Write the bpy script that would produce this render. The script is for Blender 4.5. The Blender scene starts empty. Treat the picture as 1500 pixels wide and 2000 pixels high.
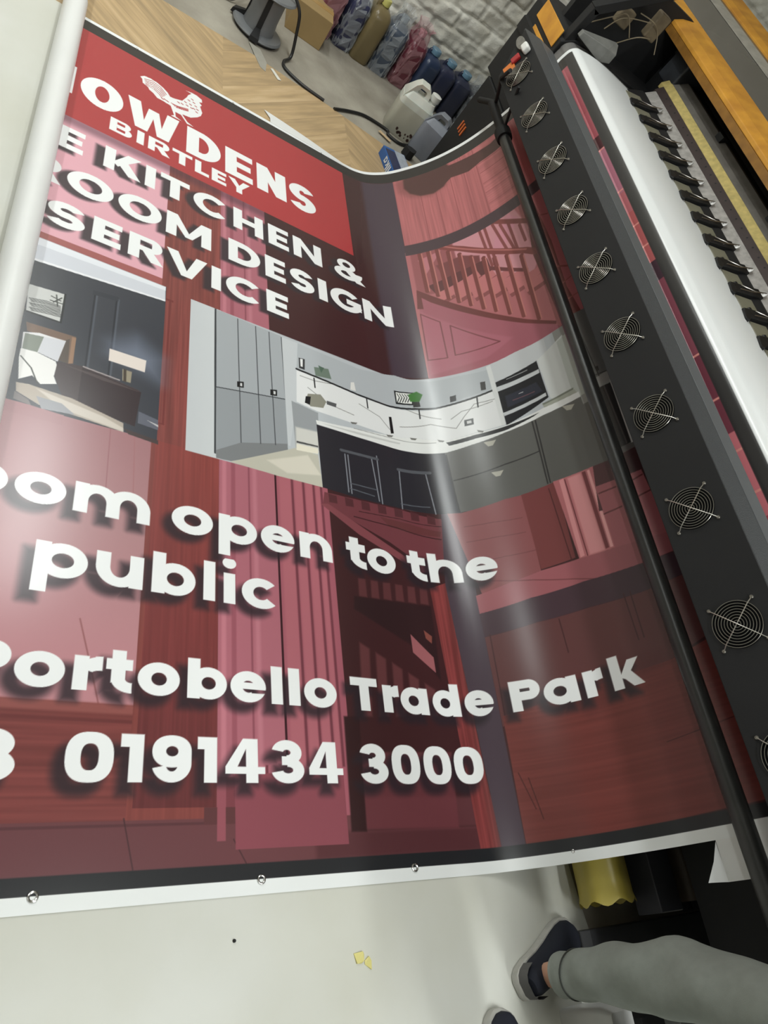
import bpy, bmesh, math, random
import numpy as np
from mathutils import Vector, Matrix
rng = np.random.default_rng(7); random.seed(7)
scn = bpy.context.scene
COL = scn.collection
PI = math.pi

# ------------------------------------------------------------------ camera
CAMR = np.array([[0.8147, 0.2131, 0.5393], [-0.1147, -0.8524, 0.5101], [0.5685, -0.4775, -0.67]])
_u, _s, _v = np.linalg.svd(CAMR); CAMR = _u @ _v
cam_d = bpy.data.cameras.new('camera'); cam = bpy.data.objects.new('camera', cam_d); COL.objects.link(cam)
cam_d.sensor_fit = 'VERTICAL'; cam_d.sensor_height = 36.0; cam_d.lens = 36.0 * 1368.0 / 2000.0
cam_d.clip_start = 0.02; cam_d.clip_end = 60
r_, d_, f_ = CAMR[:, 0], CAMR[:, 1], CAMR[:, 2]
cam.matrix_world = Matrix(((r_[0], -d_[0], -f_[0], 0), (r_[1], -d_[1], -f_[1], 0), (r_[2], -d_[2], -f_[2], 1.7), (0, 0, 0, 1)))
scn.camera = cam

# ------------------------------------------------------------------ world, lamps, exposure
wd = bpy.data.worlds.new('world'); scn.world = wd; wd.use_nodes = True
wd.node_tree.nodes['Background'].inputs[0].default_value = (0.9, 0.95, 1.0, 1)
wd.node_tree.nodes['Background'].inputs[1].default_value = 0.0
vs = scn.view_settings
vs.view_transform = 'Standard'; vs.look = 'None'; vs.gamma = 1.0; vs.use_curve_mapping = False; vs.exposure = -0.18
CEIL = 3.2
LAMPS = [  # x, y, length along y, watts
    (0.60, 3.05, 1.6, 42), (0.05, 4.40, 1.0, 26), (1.10, -0.75, 1.4, 52), (-1.45, 2.2, 1.1, 24), (-1.8, -0.6, 1.4, 4),  # first and fourth give the banner's gloss streaks; the others are added fill
    (2.30, -1.9, 1.4, 58), (3.3, -1.0, 1.4, 48), (-1.4, 4.45, 1.0, 30)]  # all added, to lift the near right side and the brick wall

# ------------------------------------------------------------------ helpers
def lin(c):
    c = np.asarray(c, float) / 255.0
    return np.where(c <= 0.04045, c / 12.92, ((c + 0.055) / 1.055) ** 2.4)
def mat(name, c, rough=0.5, metal=0.0, spec=0.5, noise=0.0, nscale=20.0, bump=0.0, bscale=200.0, stain=None, coat=0.0):
    m = bpy.data.materials.new(name); m.use_nodes = True
    nt = m.node_tree; b = nt.nodes['Principled BSDF']
    L = lin(c); b.inputs['Base Color'].default_value = (*L, 1)
    b.inputs['Roughness'].default_value = rough; b.inputs['Metallic'].default_value = metal
    b.inputs['Specular IOR Level'].default_value = spec; b.inputs['Coat Weight'].default_value = coat
    tc = nt.nodes.new('ShaderNodeTexCoord')
    if noise > 0:
        n = nt.nodes.new('ShaderNodeTexNoise'); n.inputs['Scale'].default_value = nscale; n.inputs['Detail'].default_value = 6
        nt.links.new(tc.outputs['Object'], n.inputs['Vector'])
        rp = nt.nodes.new('ShaderNodeValToRGB')
        rp.color_ramp.elements[0].position = 0.3; rp.color_ramp.elements[1].position = 0.7
        c2 = lin(stain) if stain is not None else L * (1 - noise)
        rp.color_ramp.elements[0].color = (*c2, 1); rp.color_ramp.elements[1].color = (*np.minimum(L * (1 + noise * .3), 1), 1)
        nt.links.new(n.outputs['Fac'], rp.inputs['Fac']); nt.links.new(rp.outputs['Color'], b.inputs['Base Color'])
    if bump > 0:
        n2 = nt.nodes.new('ShaderNodeTexNoise'); n2.inputs['Scale'].default_value = bscale; n2.inputs['Detail'].default_value = 3
        nt.links.new(tc.outputs['Object'], n2.inputs['Vector'])
        bp = nt.nodes.new('ShaderNodeBump'); bp.inputs['Strength'].default_value = bump; bp.inputs['Distance'].default_value = 0.004
        nt.links.new(n2.outputs['Fac'], bp.inputs['Height']); nt.links.new(bp.outputs['Normal'], b.inputs['Normal'])
    return m
def clear_mat(name, c, alpha, rough=0.1, bump=0.6, bscale=40):
    m = mat(name, c, rough, bump=bump, bscale=bscale); nt = m.node_tree; b = nt.nodes['Principled BSDF']
    t = nt.nodes.new('ShaderNodeBsdfTransparent'); mx = nt.nodes.new('ShaderNodeMixShader'); mx.inputs[0].default_value = alpha
    nt.links.new(t.outputs[0], mx.inputs[1]); nt.links.new(b.outputs[0], mx.inputs[2])
    nt.links.new(mx.outputs[0], nt.nodes['Material Output'].inputs['Surface'])
    return m
class MB:
    def __init__(s): s.v = []; s.f = []
    def add(s, vs_, fs):
        o = len(s.v); s.v += [tuple(float(a) for a in p) for p in vs_]; s.f += [tuple(i + o for i in f) for f in fs]; return s
    def box(s, x0, x1, y0, y1, z0, z1):
        return s.add([(x, y, z) for x in (x0, x1) for y in (y0, y1) for z in (z0, z1)],
                     [(0, 1, 3, 2), (4, 6, 7, 5), (0, 4, 5, 1), (2, 3, 7, 6), (0, 2, 6, 4), (1, 5, 7, 3)])
    def prism(s, poly, y0, y1):          # poly in (x,z), y may be a list per vertex
        n = len(poly); a = y0 if hasattr(y0, '__len__') else [y0] * n; b = y1 if hasattr(y1, '__len__') else [y1] * n
        return s.add([(p[0], a[i], p[1]) for i, p in enumerate(poly)] + [(p[0], b[i], p[1]) for i, p in enumerate(poly)],
                     [tuple(range(n))[::-1], tuple(range(n, 2 * n))] + [(i, (i + 1) % n, n + (i + 1) % n, n + i) for i in range(n)])
    def loft(s, rings, caps=True, closed=True):
        n = len(rings[0]); vs_ = [p for r in rings for p in r]; fs = []
        for k in range(len(rings) - 1):
            for i in range(n if closed else n - 1):
                j = (i + 1) % n; fs.append((k * n + i, k * n + j, (k + 1) * n + j, (k + 1) * n + i))
        if caps: fs += [tuple(range(n))[::-1], tuple(range((len(rings) - 1) * n, len(rings) * n))]
        return s.add(vs_, fs)
    def tube(s, pts, r, n=10, caps=True):
        pts = [Vector(p) for p in pts]; rings = []; R = r if hasattr(r, '__len__') else [r] * len(pts)
        up = Vector((0.13, 0.37, 0.92)); prev = None
        for i, p in enumerate(pts):
            t = (pts[min(i + 1, len(pts) - 1)] - pts[max(i - 1, 0)]).normalized()
            a = t.cross(up if prev is None else prev)
            if a.length < 1e-4: a = t.cross(Vector((1, 0, 0)))
            a.normalize(); b = t.cross(a).normalized(); prev = a.cross(t).normalized()
            rings.append([p + (a * math.cos(2 * PI * k / n) + b * math.sin(2 * PI * k / n)) * R[i] for k in range(n)])
        return s.loft(rings, caps)
    def lathe(s, prof, c=(0, 0, 0), n=24, sx=1, sy=1, axis='z'):
        rings = []
        for r, z in prof:
            ring = []
            for k in range(n):
                a = 2 * PI * k / n; x, y = r * math.cos(a) * sx, r * math.sin(a) * sy
                q = (x, y, z) if axis == 'z' else ((x, z, -y) if axis == 'y' else (z, x, y))
                ring.append((c[0] + q[0], c[1] + q[1], c[2] + q[2]))
            rings.append(ring)
        return s.loft(rings)
    def torus(s, c, R, r, ax1, ax2, n=40, m=6):
        c, a1, a2 = Vector(c), Vector(ax1), Vector(ax2); nrm = a1.cross(a2); vs_ = []; fs = []
        for i in range(n):
            d = a1 * math.cos(2 * PI * i / n) + a2 * math.sin(2 * PI * i / n)
            for k in range(m): vs_.append(c + d * (R + r * math.cos(2 * PI * k / m)) + nrm * r * math.sin(2 * PI * k / m))
        for i in range(n):
            for k in range(m): fs.append((i * m + k, ((i + 1) % n) * m + k, ((i + 1) % n) * m + (k + 1) % m, i * m + (k + 1) % m))
        return s.add(vs_, fs)
    def build(s, name, m, parent=None, smooth=False, bevel=0, sub=0, loc=None):
        me = bpy.data.meshes.new(name); me.from_pydata(s.v, [], s.f)
        bm = bmesh.new(); bm.from_mesh(me); bmesh.ops.recalc_face_normals(bm, faces=bm.faces); bm.to_mesh(me); bm.free()
        me.materials.append(m); o = bpy.data.objects.new(name, me); COL.objects.link(o)
        if smooth:
            me.polygons.foreach_set('use_smooth', [True] * len(me.polygons)); me.set_sharp_from_angle(angle=math.radians(40))
        if bevel:
            b = o.modifiers.new('bevel', 'BEVEL'); b.width = bevel; b.segments = 3; b.limit_method = 'ANGLE'
        if sub:
            b = o.modifiers.new('sub', 'SUBSURF'); b.levels = sub; b.render_levels = sub
        if loc is not None: o.location = loc
        if parent is not None:
            o.parent = parent; o.matrix_parent_inverse = Matrix.Translation(parent.location).inverted() if loc is None else Matrix()
        return o
def tag(o, label=None, cat=None, group=None, kind=None):
    if label: o['label'] = label
    if cat: o['category'] = cat
    if group: o['group'] = group
    if kind: o['kind'] = kind
    return o
def thing(name, loc, label, cat, group=None):
    o = bpy.data.objects.new(name, None); COL.objects.link(o); o.location = loc; o.empty_display_size = .1
    return tag(o, label, cat, group)
def rrect(w, d, r, n=6):                 # rounded rectangle ring
    pts = []
    for cx, cy, a0 in ((w / 2 - r, d / 2 - r, 0), (-w / 2 + r, d / 2 - r, PI / 2), (-w / 2 + r, -d / 2 + r, PI), (w / 2 - r, -d / 2 + r, 1.5 * PI)):
        for k in range(n): a = a0 + PI / 2 * k / (n - 1); pts.append((cx + r * math.cos(a), cy + r * math.sin(a)))
    return pts
def spline(pts, n=10):
    P = np.array(pts, float); out = []
    for i in range(len(P) - 1):
        p0, p1, p2, p3 = P[max(i - 1, 0)], P[i], P[i + 1], P[min(i + 2, len(P) - 1)]
        for k in range(n):
            t = k / n; out.append(.5 * ((2 * p1) + (-p0 + p2) * t + (2 * p0 - 5 * p1 + 4 * p2 - p3) * t * t + (-p0 + 3 * p1 - 3 * p2 + p3) * t ** 3))
    out.append(P[-1]); return [tuple(p) for p in out]

# ------------------------------------------------------------------ materials
M_BLACK = mat('black_powder_coat', (30, 30, 31), .6, spec=.3, bump=.12, bscale=900, noise=.12, nscale=6)
M_TEXT = mat('textured_black_coat', (62, 64, 66), .42, bump=.9, bscale=420)
M_DARK = mat('dark_interior', (22, 22, 24), .6, noise=.3, nscale=9)
M_STEEL = mat('bright_steel_wire', (190, 186, 178), .28, metal=1)
M_ALU = mat('brushed_aluminium', (176, 174, 172), .42, metal=.6, noise=.25, nscale=30)
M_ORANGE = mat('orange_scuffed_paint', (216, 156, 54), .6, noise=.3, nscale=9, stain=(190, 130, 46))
M_GREYP = mat('grey_plastic', (120, 120, 122), .45, noise=.1)
M_WHITEV = mat('white_vinyl_back', (226, 226, 224), .38, noise=.03, nscale=5)
M_GOLD = mat('yellowed_brass_strip', (206, 186, 118), .45, noise=.25, nscale=40)
# ------------------------------------------------------------------ the room
def plane_grid(name, x0, x1, y0, y1, z, m, kind=None, nx=2, ny=2):
    mb = MB(); mb.box(x0, x1, y0, y1, z - .05, z); o = mb.build(name, m)
    if kind: tag(o, kind=kind)
    return o
M_CONC = mat('stained_concrete', (164, 158, 145), .8, noise=.2, nscale=3.5, bump=.3, bscale=60, stain=(130, 123, 111))
plane_grid('floor', -5, 6, -5, 5.0, 0.0 - .004, M_CONC, 'structure')
def wood_mat():
    m = bpy.data.materials.new('chevron_oak_planks'); m.use_nodes = True; nt = m.node_tree; N = nt.nodes.new; L = nt.links.new
    b = nt.nodes['Principled BSDF']; b.inputs['Roughness'].default_value = .5
    tc = N('ShaderNodeTexCoord'); sp = N('ShaderNodeSeparateXYZ'); L(tc.outputs['Object'], sp.inputs[0])
    def mth(op, a, c=None):
        n = N('ShaderNodeMath'); n.operation = op
        for i, q in enumerate((a, c)):
            if q is None: continue
            if isinstance(q, (int, float)): n.inputs[i].default_value = q
            else: L(q, n.inputs[i])
        return n.outputs[0]
    xs = mth('ADD', sp.outputs['X'], 5.02)
    s = mth('PINGPONG', xs, .72); t = mth('ADD', sp.outputs['Y'], mth('MULTIPLY', s, -1.0)); q = mth('ADD', sp.outputs['Y'], s)
    side = mth('FLOOR', mth('DIVIDE', xs, .72))
    row = mth('FLOOR', mth('DIVIDE', t, .16))
    cmb = N('ShaderNodeCombineXYZ'); L(row, cmb.inputs[0]); L(side, cmb.inputs[1])
    wn = N('ShaderNodeTexWhiteNoise'); L(cmb.outputs[0], wn.inputs['Vector'])
    c2 = N('ShaderNodeCombineXYZ'); L(mth('MULTIPLY', t, 26.0), c2.inputs[0]); L(mth('MULTIPLY', q, 2.2), c2.inputs[1]); L(mth('ADD', row, mth('MULTIPLY', side, 7.3)), c2.inputs[2])
    nz = N('ShaderNodeTexNoise'); nz.inputs['Scale'].default_value = 1.0; nz.inputs['Detail'].default_value = 5; L(c2.outputs[0], nz.inputs['Vector'])
    val = mth('ADD', mth('MULTIPLY', nz.outputs['Fac'], .75), mth('MULTIPLY', wn.outputs['Value'], .14))
    rp = N('ShaderNodeValToRGB'); e = rp.color_ramp.elements
    e[0].position = .22; e[0].color = (*lin((152, 130, 98)), 1); e[1].position = .72; e[1].color = (*lin((206, 180, 142)), 1)
    k = e.new(.5); k.color = (*lin((186, 158, 118)), 1)
    L(val, rp.inputs['Fac'])
    gap = mth('LESS_THAN', mth('PINGPONG', t, .08), .0016)
    mx = N('ShaderNodeMix'); mx.data_type = 'RGBA'; L(mth('MULTIPLY', gap, .5), mx.inputs[0]); L(rp.outputs['Color'], mx.inputs[6]); mx.inputs[7].default_value = (*lin((110, 88, 62)), 1)
    L(mx.outputs[2], b.inputs['Base Color'])
    return m
o = MB().add([(-5, 1.2, 0), (3.2, 1.2, 0), (3.2, 3.66, 0), (1.95, 3.84, 0), (1.36, 3.935, 0), (.92, 3.985, 0), (.4, 3.97, 0), (-5, 3.96, 0)] +
             [(-5, 1.2, -.003), (3.2, 1.2, -.003), (3.2, 3.66, -.003), (1.95, 3.84, -.003), (1.36, 3.935, -.003), (.92, 3.985, -.003), (.4, 3.97, -.003), (-5, 3.96, -.003)],
             [tuple(range(8)), tuple(range(15, 7, -1))] + [(i, 8 + i, 8 + (i + 1) % 8, (i + 1) % 8) for i in range(8)]).build('floor', wood_mat())
tag(o, kind='structure')
# back wall: painted rough brick, real relief
def brick_wall():
    nx, nz = 520, 300; X = np.linspace(-1.5, 5.5, nx); Z = np.linspace(0, 3.2, nz); XX, ZZ = np.meshgrid(X, Z, indexing='ij')
    def vn(sx, sz, seed):
        r = np.random.default_rng(seed); gx, gz = int(7.5 / sx) + 3, int(3.5 / sz) + 3; g = r.random((gx, gz))
        fx, fz = (XX + 1.6) / sx, (ZZ + .05) / sz; i, j = fx.astype(int), fz.astype(int); a, c = fx - i, fz - j; a = a * a * (3 - 2 * a); c = c * c * (3 - 2 * c)
        return g[i, j] * (1 - a) * (1 - c) + g[i + 1, j] * a * (1 - c) + g[i, j + 1] * (1 - a) * c + g[i + 1, j + 1] * a * c
    wz = ZZ + .03 * vn(.3, .3, 1); row = np.floor(wz / .105); xx = XX + row % 2 * .12 + .03 * vn(.2, .2, 2)
    du = np.minimum((xx / .24) % 1, 1 - (xx / .24) % 1) * .24; dz = np.minimum((wz / .105) % 1, 1 - (wz / .105) % 1) * .105
    dm = np.minimum(du, dz); rec = np.clip(1 - dm / .012, 0, 1) ** 1.0
    br = np.random.default_rng(5).random((80, 60))[np.floor(xx / .24).astype(int) % 80, row.astype(int) % 60]
    h = -.016 * rec * (.4 + vn(.25, .2, 9)) + .012 * br + .016 * vn(.06, .06, 3) + .010 * vn(.025, .025, 4) + .02 * vn(.4, .4, 6)
    YY = 5.0 - h
    v = np.stack([XX, YY, ZZ], -1).reshape(-1, 3); idx = np.arange(nx * nz).reshape(nx, nz)
    f = np.stack([idx[:-1, :-1], idx[1:, :-1], idx[1:, 1:], idx[:-1, 1:]], -1).reshape(-1, 4)
    mb = MB(); mb.v = [tuple(p) for p in v]; mb.f = [tuple(p) for p in f]
    me = bpy.data.meshes.new('wall_back'); me.from_pydata(mb.v, [], mb.f); me.materials.append(mat('white_painted_brick', (242, 240, 230), .75, noise=.10, nscale=9, bump=.5, bscale=120, stain=(224, 220, 206)))
    me.polygons.foreach_set('use_smooth', [True] * len(me.polygons))
    o = bpy.data.objects.new('wall_back', me); COL.objects.link(o); tag(o, kind='structure')
brick_wall()
M_WALL = mat('painted_wall', (214, 214, 208), .8, noise=.05, nscale=2)
tag(MB().box(-5.1, -5, -5, 5.0, 0, CEIL).build('wall_left', M_WALL), kind='structure')
tag(MB().box(6, 6.1, -5, 5.0, 0, CEIL).build('wall_right', M_WALL), kind='structure')
tag(MB().box(-5, 6, -5.1, -5, 0, CEIL).build('wall_front', M_WALL), kind='structure')
tag(MB().box(-5, -1.5, 5.0, 5.1, 0, CEIL).build('wall_back', M_WALL), kind='structure')
tag(MB().box(-5.1, 6.1, -5.1, 5.1, CEIL, CEIL + .1).build('ceiling', mat('white_ceiling', (212, 212, 208), .85, noise=.05, nscale=2)), kind='structure')
M_LH = mat('lamp_housing_white', (225, 225, 222), .4, noise=.02)
M_LD = mat('lamp_diffuser', (240, 240, 238), .5, noise=.02)
_where = ['over the banner', 'added over the concrete to brighten the brick wall', 'added as fill over the near floor in front of the banner', 'left of the rolled-up end of the banner', 'added as fill at the near left of the room', 'added as fill behind the person', 'added as fill over the near end of the printer', 'added at the far left to brighten the brick wall']
for i, (lx, ly, ll, w) in enumerate(LAMPS):
    t = thing('ceiling_or_fill_light', (lx, ly, CEIL), 'long white ceiling batten light ' + _where[i], 'light', 'ceiling batten lights')
    MB().box(lx - .08, lx + .08, ly - ll / 2, ly + ll / 2, CEIL - .06, CEIL).build('housing', M_LH, t, bevel=.006)
    ld = bpy.data.lights.new('lamp', 'AREA'); ld.shape = 'RECTANGLE'; ld.size = .15; ld.size_y = ll - .04; ld.energy = w; ld.color = (.955, 1.0, .985)
    lo = bpy.data.objects.new('lamp', ld); COL.objects.link(lo); lo.parent = t; lo.location = (0, 0, -.065)

# white vinyl sheet on the floor
M_SHEET = mat('dirty_white_vinyl_sheet', (206, 206, 199), .45, noise=.05, nscale=2.2, stain=(197, 196, 184))
ring = [(-3.0, -3.2), (2.6, -3.2), (2.35, -1.2), (1.97, -.2), (1.93, .05), (1.91, .2), (1.80, .6), (1.62, 3.15), (1.50, 3.27), (1.0, 3.33), (.1, 3.425), (.0, 3.43), (-1.2, 3.52), (-3.0, 3.6)]
n = len(ring)
sh = MB().add([(x, y, .0020) for x, y in ring] + [(x, y, .0005) for x, y in ring], [tuple(range(n)), tuple(range(2 * n - 1, n - 1, -1))] + [(i, n + i, n + (i + 1) % n, (i + 1) % n) for i in range(n)]).build('floor_sheet', M_SHEET)
tag(sh, 'large off-white scuffed vinyl sheet spread on the floor under the banner', 'floor sheet')

# ------------------------------------------------------------------ banner geometry
FAR = [(1.40,0),(1.46,.003),(1.52,.016),(1.6,.057),(1.715,.165),(1.80,.275),(1.87,.40),(1.924,.538),(1.955,.65),(1.98,.78),(2.002,.93),(2.009,.99),(2.020,1.025),(2.045,1.047),(2.08,1.054),(2.48,1.054)]
NEAR = [(1.40,0),(1.54,.002),(1.60,.012),(1.65,.034),(1.70,.065),(1.77,.124),(1.84,.207),(1.89,.300),(1.922,.40),(1.945,.54),(1.962,.68),(1.985,.82),(2.002,.93),(2.009,.99),(2.020,1.025),(2.045,1.047),(2.08,1.054),(2.48,1.054)]
YN, YF = .141, 3.387
def dense(P, n=40):
    P = np.array(P); t = np.r_[0, np.cumsum(np.hypot(*np.diff(P, axis=0).T))]; m = np.gradient(P, t, axis=0); out = []
    for i in range(len(P) - 1):
        h = t[i + 1] - t[i]
        for k in range(n):
            s = k / n; out.append((2*s**3-3*s**2+1)*P[i]+(s**3-2*s**2+s)*h*m[i]+(-2*s**3+3*s**2)*P[i+1]+(s**3-s**2)*h*m[i+1])
    out.append(P[-1]); D = np.array(out); return D, np.r_[0, np.cumsum(np.hypot(*np.diff(D, axis=0).T))]
(DF, aF), (DN, aN) = dense(FAR), dense(NEAR); LT = (aF[-1] + aN[-1]) / 2
ZB = .0045
def bpos(u, v, lift=0.0):                # sheet coordinates -> world, arrays
    u = np.asarray(u, float); v = np.asarray(v, float); s = np.clip((u - 1.4) / LT, 0, 1)
    k = (v - YN) / (YF - YN)
    xf, zf = np.interp(s * aF[-1], aF, DF[:, 0]), np.interp(s * aF[-1], aF, DF[:, 1])
    xn, zn = np.interp(s * aN[-1], aN, DN[:, 0]), np.interp(s * aN[-1], aN, DN[:, 1])
    x = np.where(u < 1.4, u, xn * (1 - k) + xf * k); z = np.where(u < 1.4, 0, zn * (1 - k) + zf * k)
    return np.stack([x, v + 0 * x, z + ZB + lift], -1)

# ------------------------------------------------------------------ printed artwork (drawn on the sheet's own grid)
gu = np.r_[np.arange(.06, 1.40, .00150), np.arange(1.40, 2.46, .0019), np.arange(2.46, 2.66, .008), np.arange(2.66, 2.77, .0025), np.arange(2.77, 1.4 + LT - .005, .02), 1.4 + LT]
gv = [.107]
while gv[-1] < 3.425: gv.append(gv[-1] + .0015 + .00045 * gv[-1])
gv[-1] = 3.427; gv = np.array(gv)
BUF = np.full((len(gu), len(gv), 3), 235.0)
_N = {}
def grain(gd, i0, i1, j0, j1):
    if gd not in _N:
        r = np.random.default_rng(11 + gd); cu, cv_ = (.0045, .16) if gd == 0 else (.22, .0055); out = 0
        for sc, am in ((1, .6), (2.3, .4)):
            g = r.random((int(3.4 / (cu * sc)) + 3, int(3.6 / (cv_ * sc)) + 3)); fu, fv = gu / (cu * sc), gv / (cv_ * sc)
            i, j = fu.astype(int)[:, None], fv.astype(int)[None]; a, c = (fu - fu.astype(int))[:, None], (fv - fv.astype(int))[None]
            out = out + am * (g[i, j] * (1 - a) * (1 - c) + g[i + 1, j] * a * (1 - c) + g[i, j + 1] * (1 - a) * c + g[i + 1, j + 1] * a * c)
        _N[gd] = (out - .5) * 2
    return _N[gd][i0:i1, j0:j1, None]
def win(pts, pad):
    p = np.array(pts); i0, i1 = np.searchsorted(gu, p[:, 0].min() - pad), np.searchsorted(gu, p[:, 0].max() + pad)
    j0, j1 = np.searchsorted(gv, p[:, 1].min() - pad), np.searchsorted(gv, p[:, 1].max() + pad)
    return i0, i1, j0, j1, gu[i0:i1, None], gv[None, j0:j1]
def seg_d2(U, V, a, b):
    ex, ey = b[0] - a[0], b[1] - a[1]; t = np.clip(((U - a[0]) * ex + (V - a[1]) * ey) / max(ex * ex + ey * ey, 1e-12), 0, 1)
    return (U - a[0] - t * ex) ** 2 + (V - a[1] - t * ey) ** 2
def sdf(U, V, pts):
    d = np.full(np.broadcast(U, V).shape, 1e9); ins = np.zeros(d.shape, bool); n = len(pts)
    for i in range(n):
        a, b = pts[i], pts[(i + 1) % n]; d = np.minimum(d, seg_d2(U, V, a, b))
        if a[1] != b[1]:
            c = (a[1] > V) != (b[1] > V); ins ^= c & (U < (b[0] - a[0]) * (V - a[1]) / (b[1] - a[1]) + a[0])
    d = np.sqrt(d); return np.where(ins, -d, d)
AA = .0016
def blend(i0, i1, j0, j1, m, col):
    m = m[..., None]; BUF[i0:i1, j0:j1] = BUF[i0:i1, j0:j1] * (1 - m) + col * m
def draw(ops):
    for o in ops:
        if o[0] == 'p':
            _, col, f, a, g, gd, pts = o; f2 = max(f, AA); i0, i1, j0, j1, U, V = win(pts, f2)
            if i1 <= i0 or j1 <= j0: continue
            m = np.clip(.5 - sdf(U, V, pts) / f2, 0, 1)
            if f: m = m * m * (3 - 2 * m)
            c = np.array(col, float)
            if g: c = np.clip(c * (1 + g * grain(gd, i0, i1, j0, j1)), 0, 255)
            blend(i0, i1, j0, j1, m * a, c)
        elif o[0] == 'l':
            _, col, w, f, a, pts = o; f2 = max(f, AA); i0, i1, j0, j1, U, V = win(pts, w + f2)
            if i1 <= i0 or j1 <= j0: continue
            d = np.full((i1 - i0, j1 - j0), 1e9)
            for p, q in zip(pts[:-1], pts[1:]): d = np.minimum(d, seg_d2(U, V, p, q))
            blend(i0, i1, j0, j1, np.clip(.5 - (np.sqrt(d) - w / 2) / f2, 0, 1) * a, np.array(col, float))
        elif o[0] == 'g':
            _, cols, ax, u0, v0, u1, v1 = o; i0, i1, j0, j1, U, V = win([(u0, v0), (u1, v1)], 0)
            t = np.array([c[0] for c in cols]); x = (gv[j0:j1] if ax else gu[i0:i1])
            c = np.stack([np.interp(x, t, [q[1][k] for q in cols]) for k in range(3)], -1)
            BUF[i0:i1, j0:j1] = c[None] if ax else c[:, None]
        elif o[0] == 'w':
            _, u0, v0, u1, v1, g, gd = o; i0, i1, j0, j1, U, V = win([(u0, v0), (u1, v1)], 0)
            BUF[i0:i1, j0:j1] = np.clip(BUF[i0:i1, j0:j1] * (1 + g * grain(gd, i0, i1, j0, j1)), 0, 255)
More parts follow.
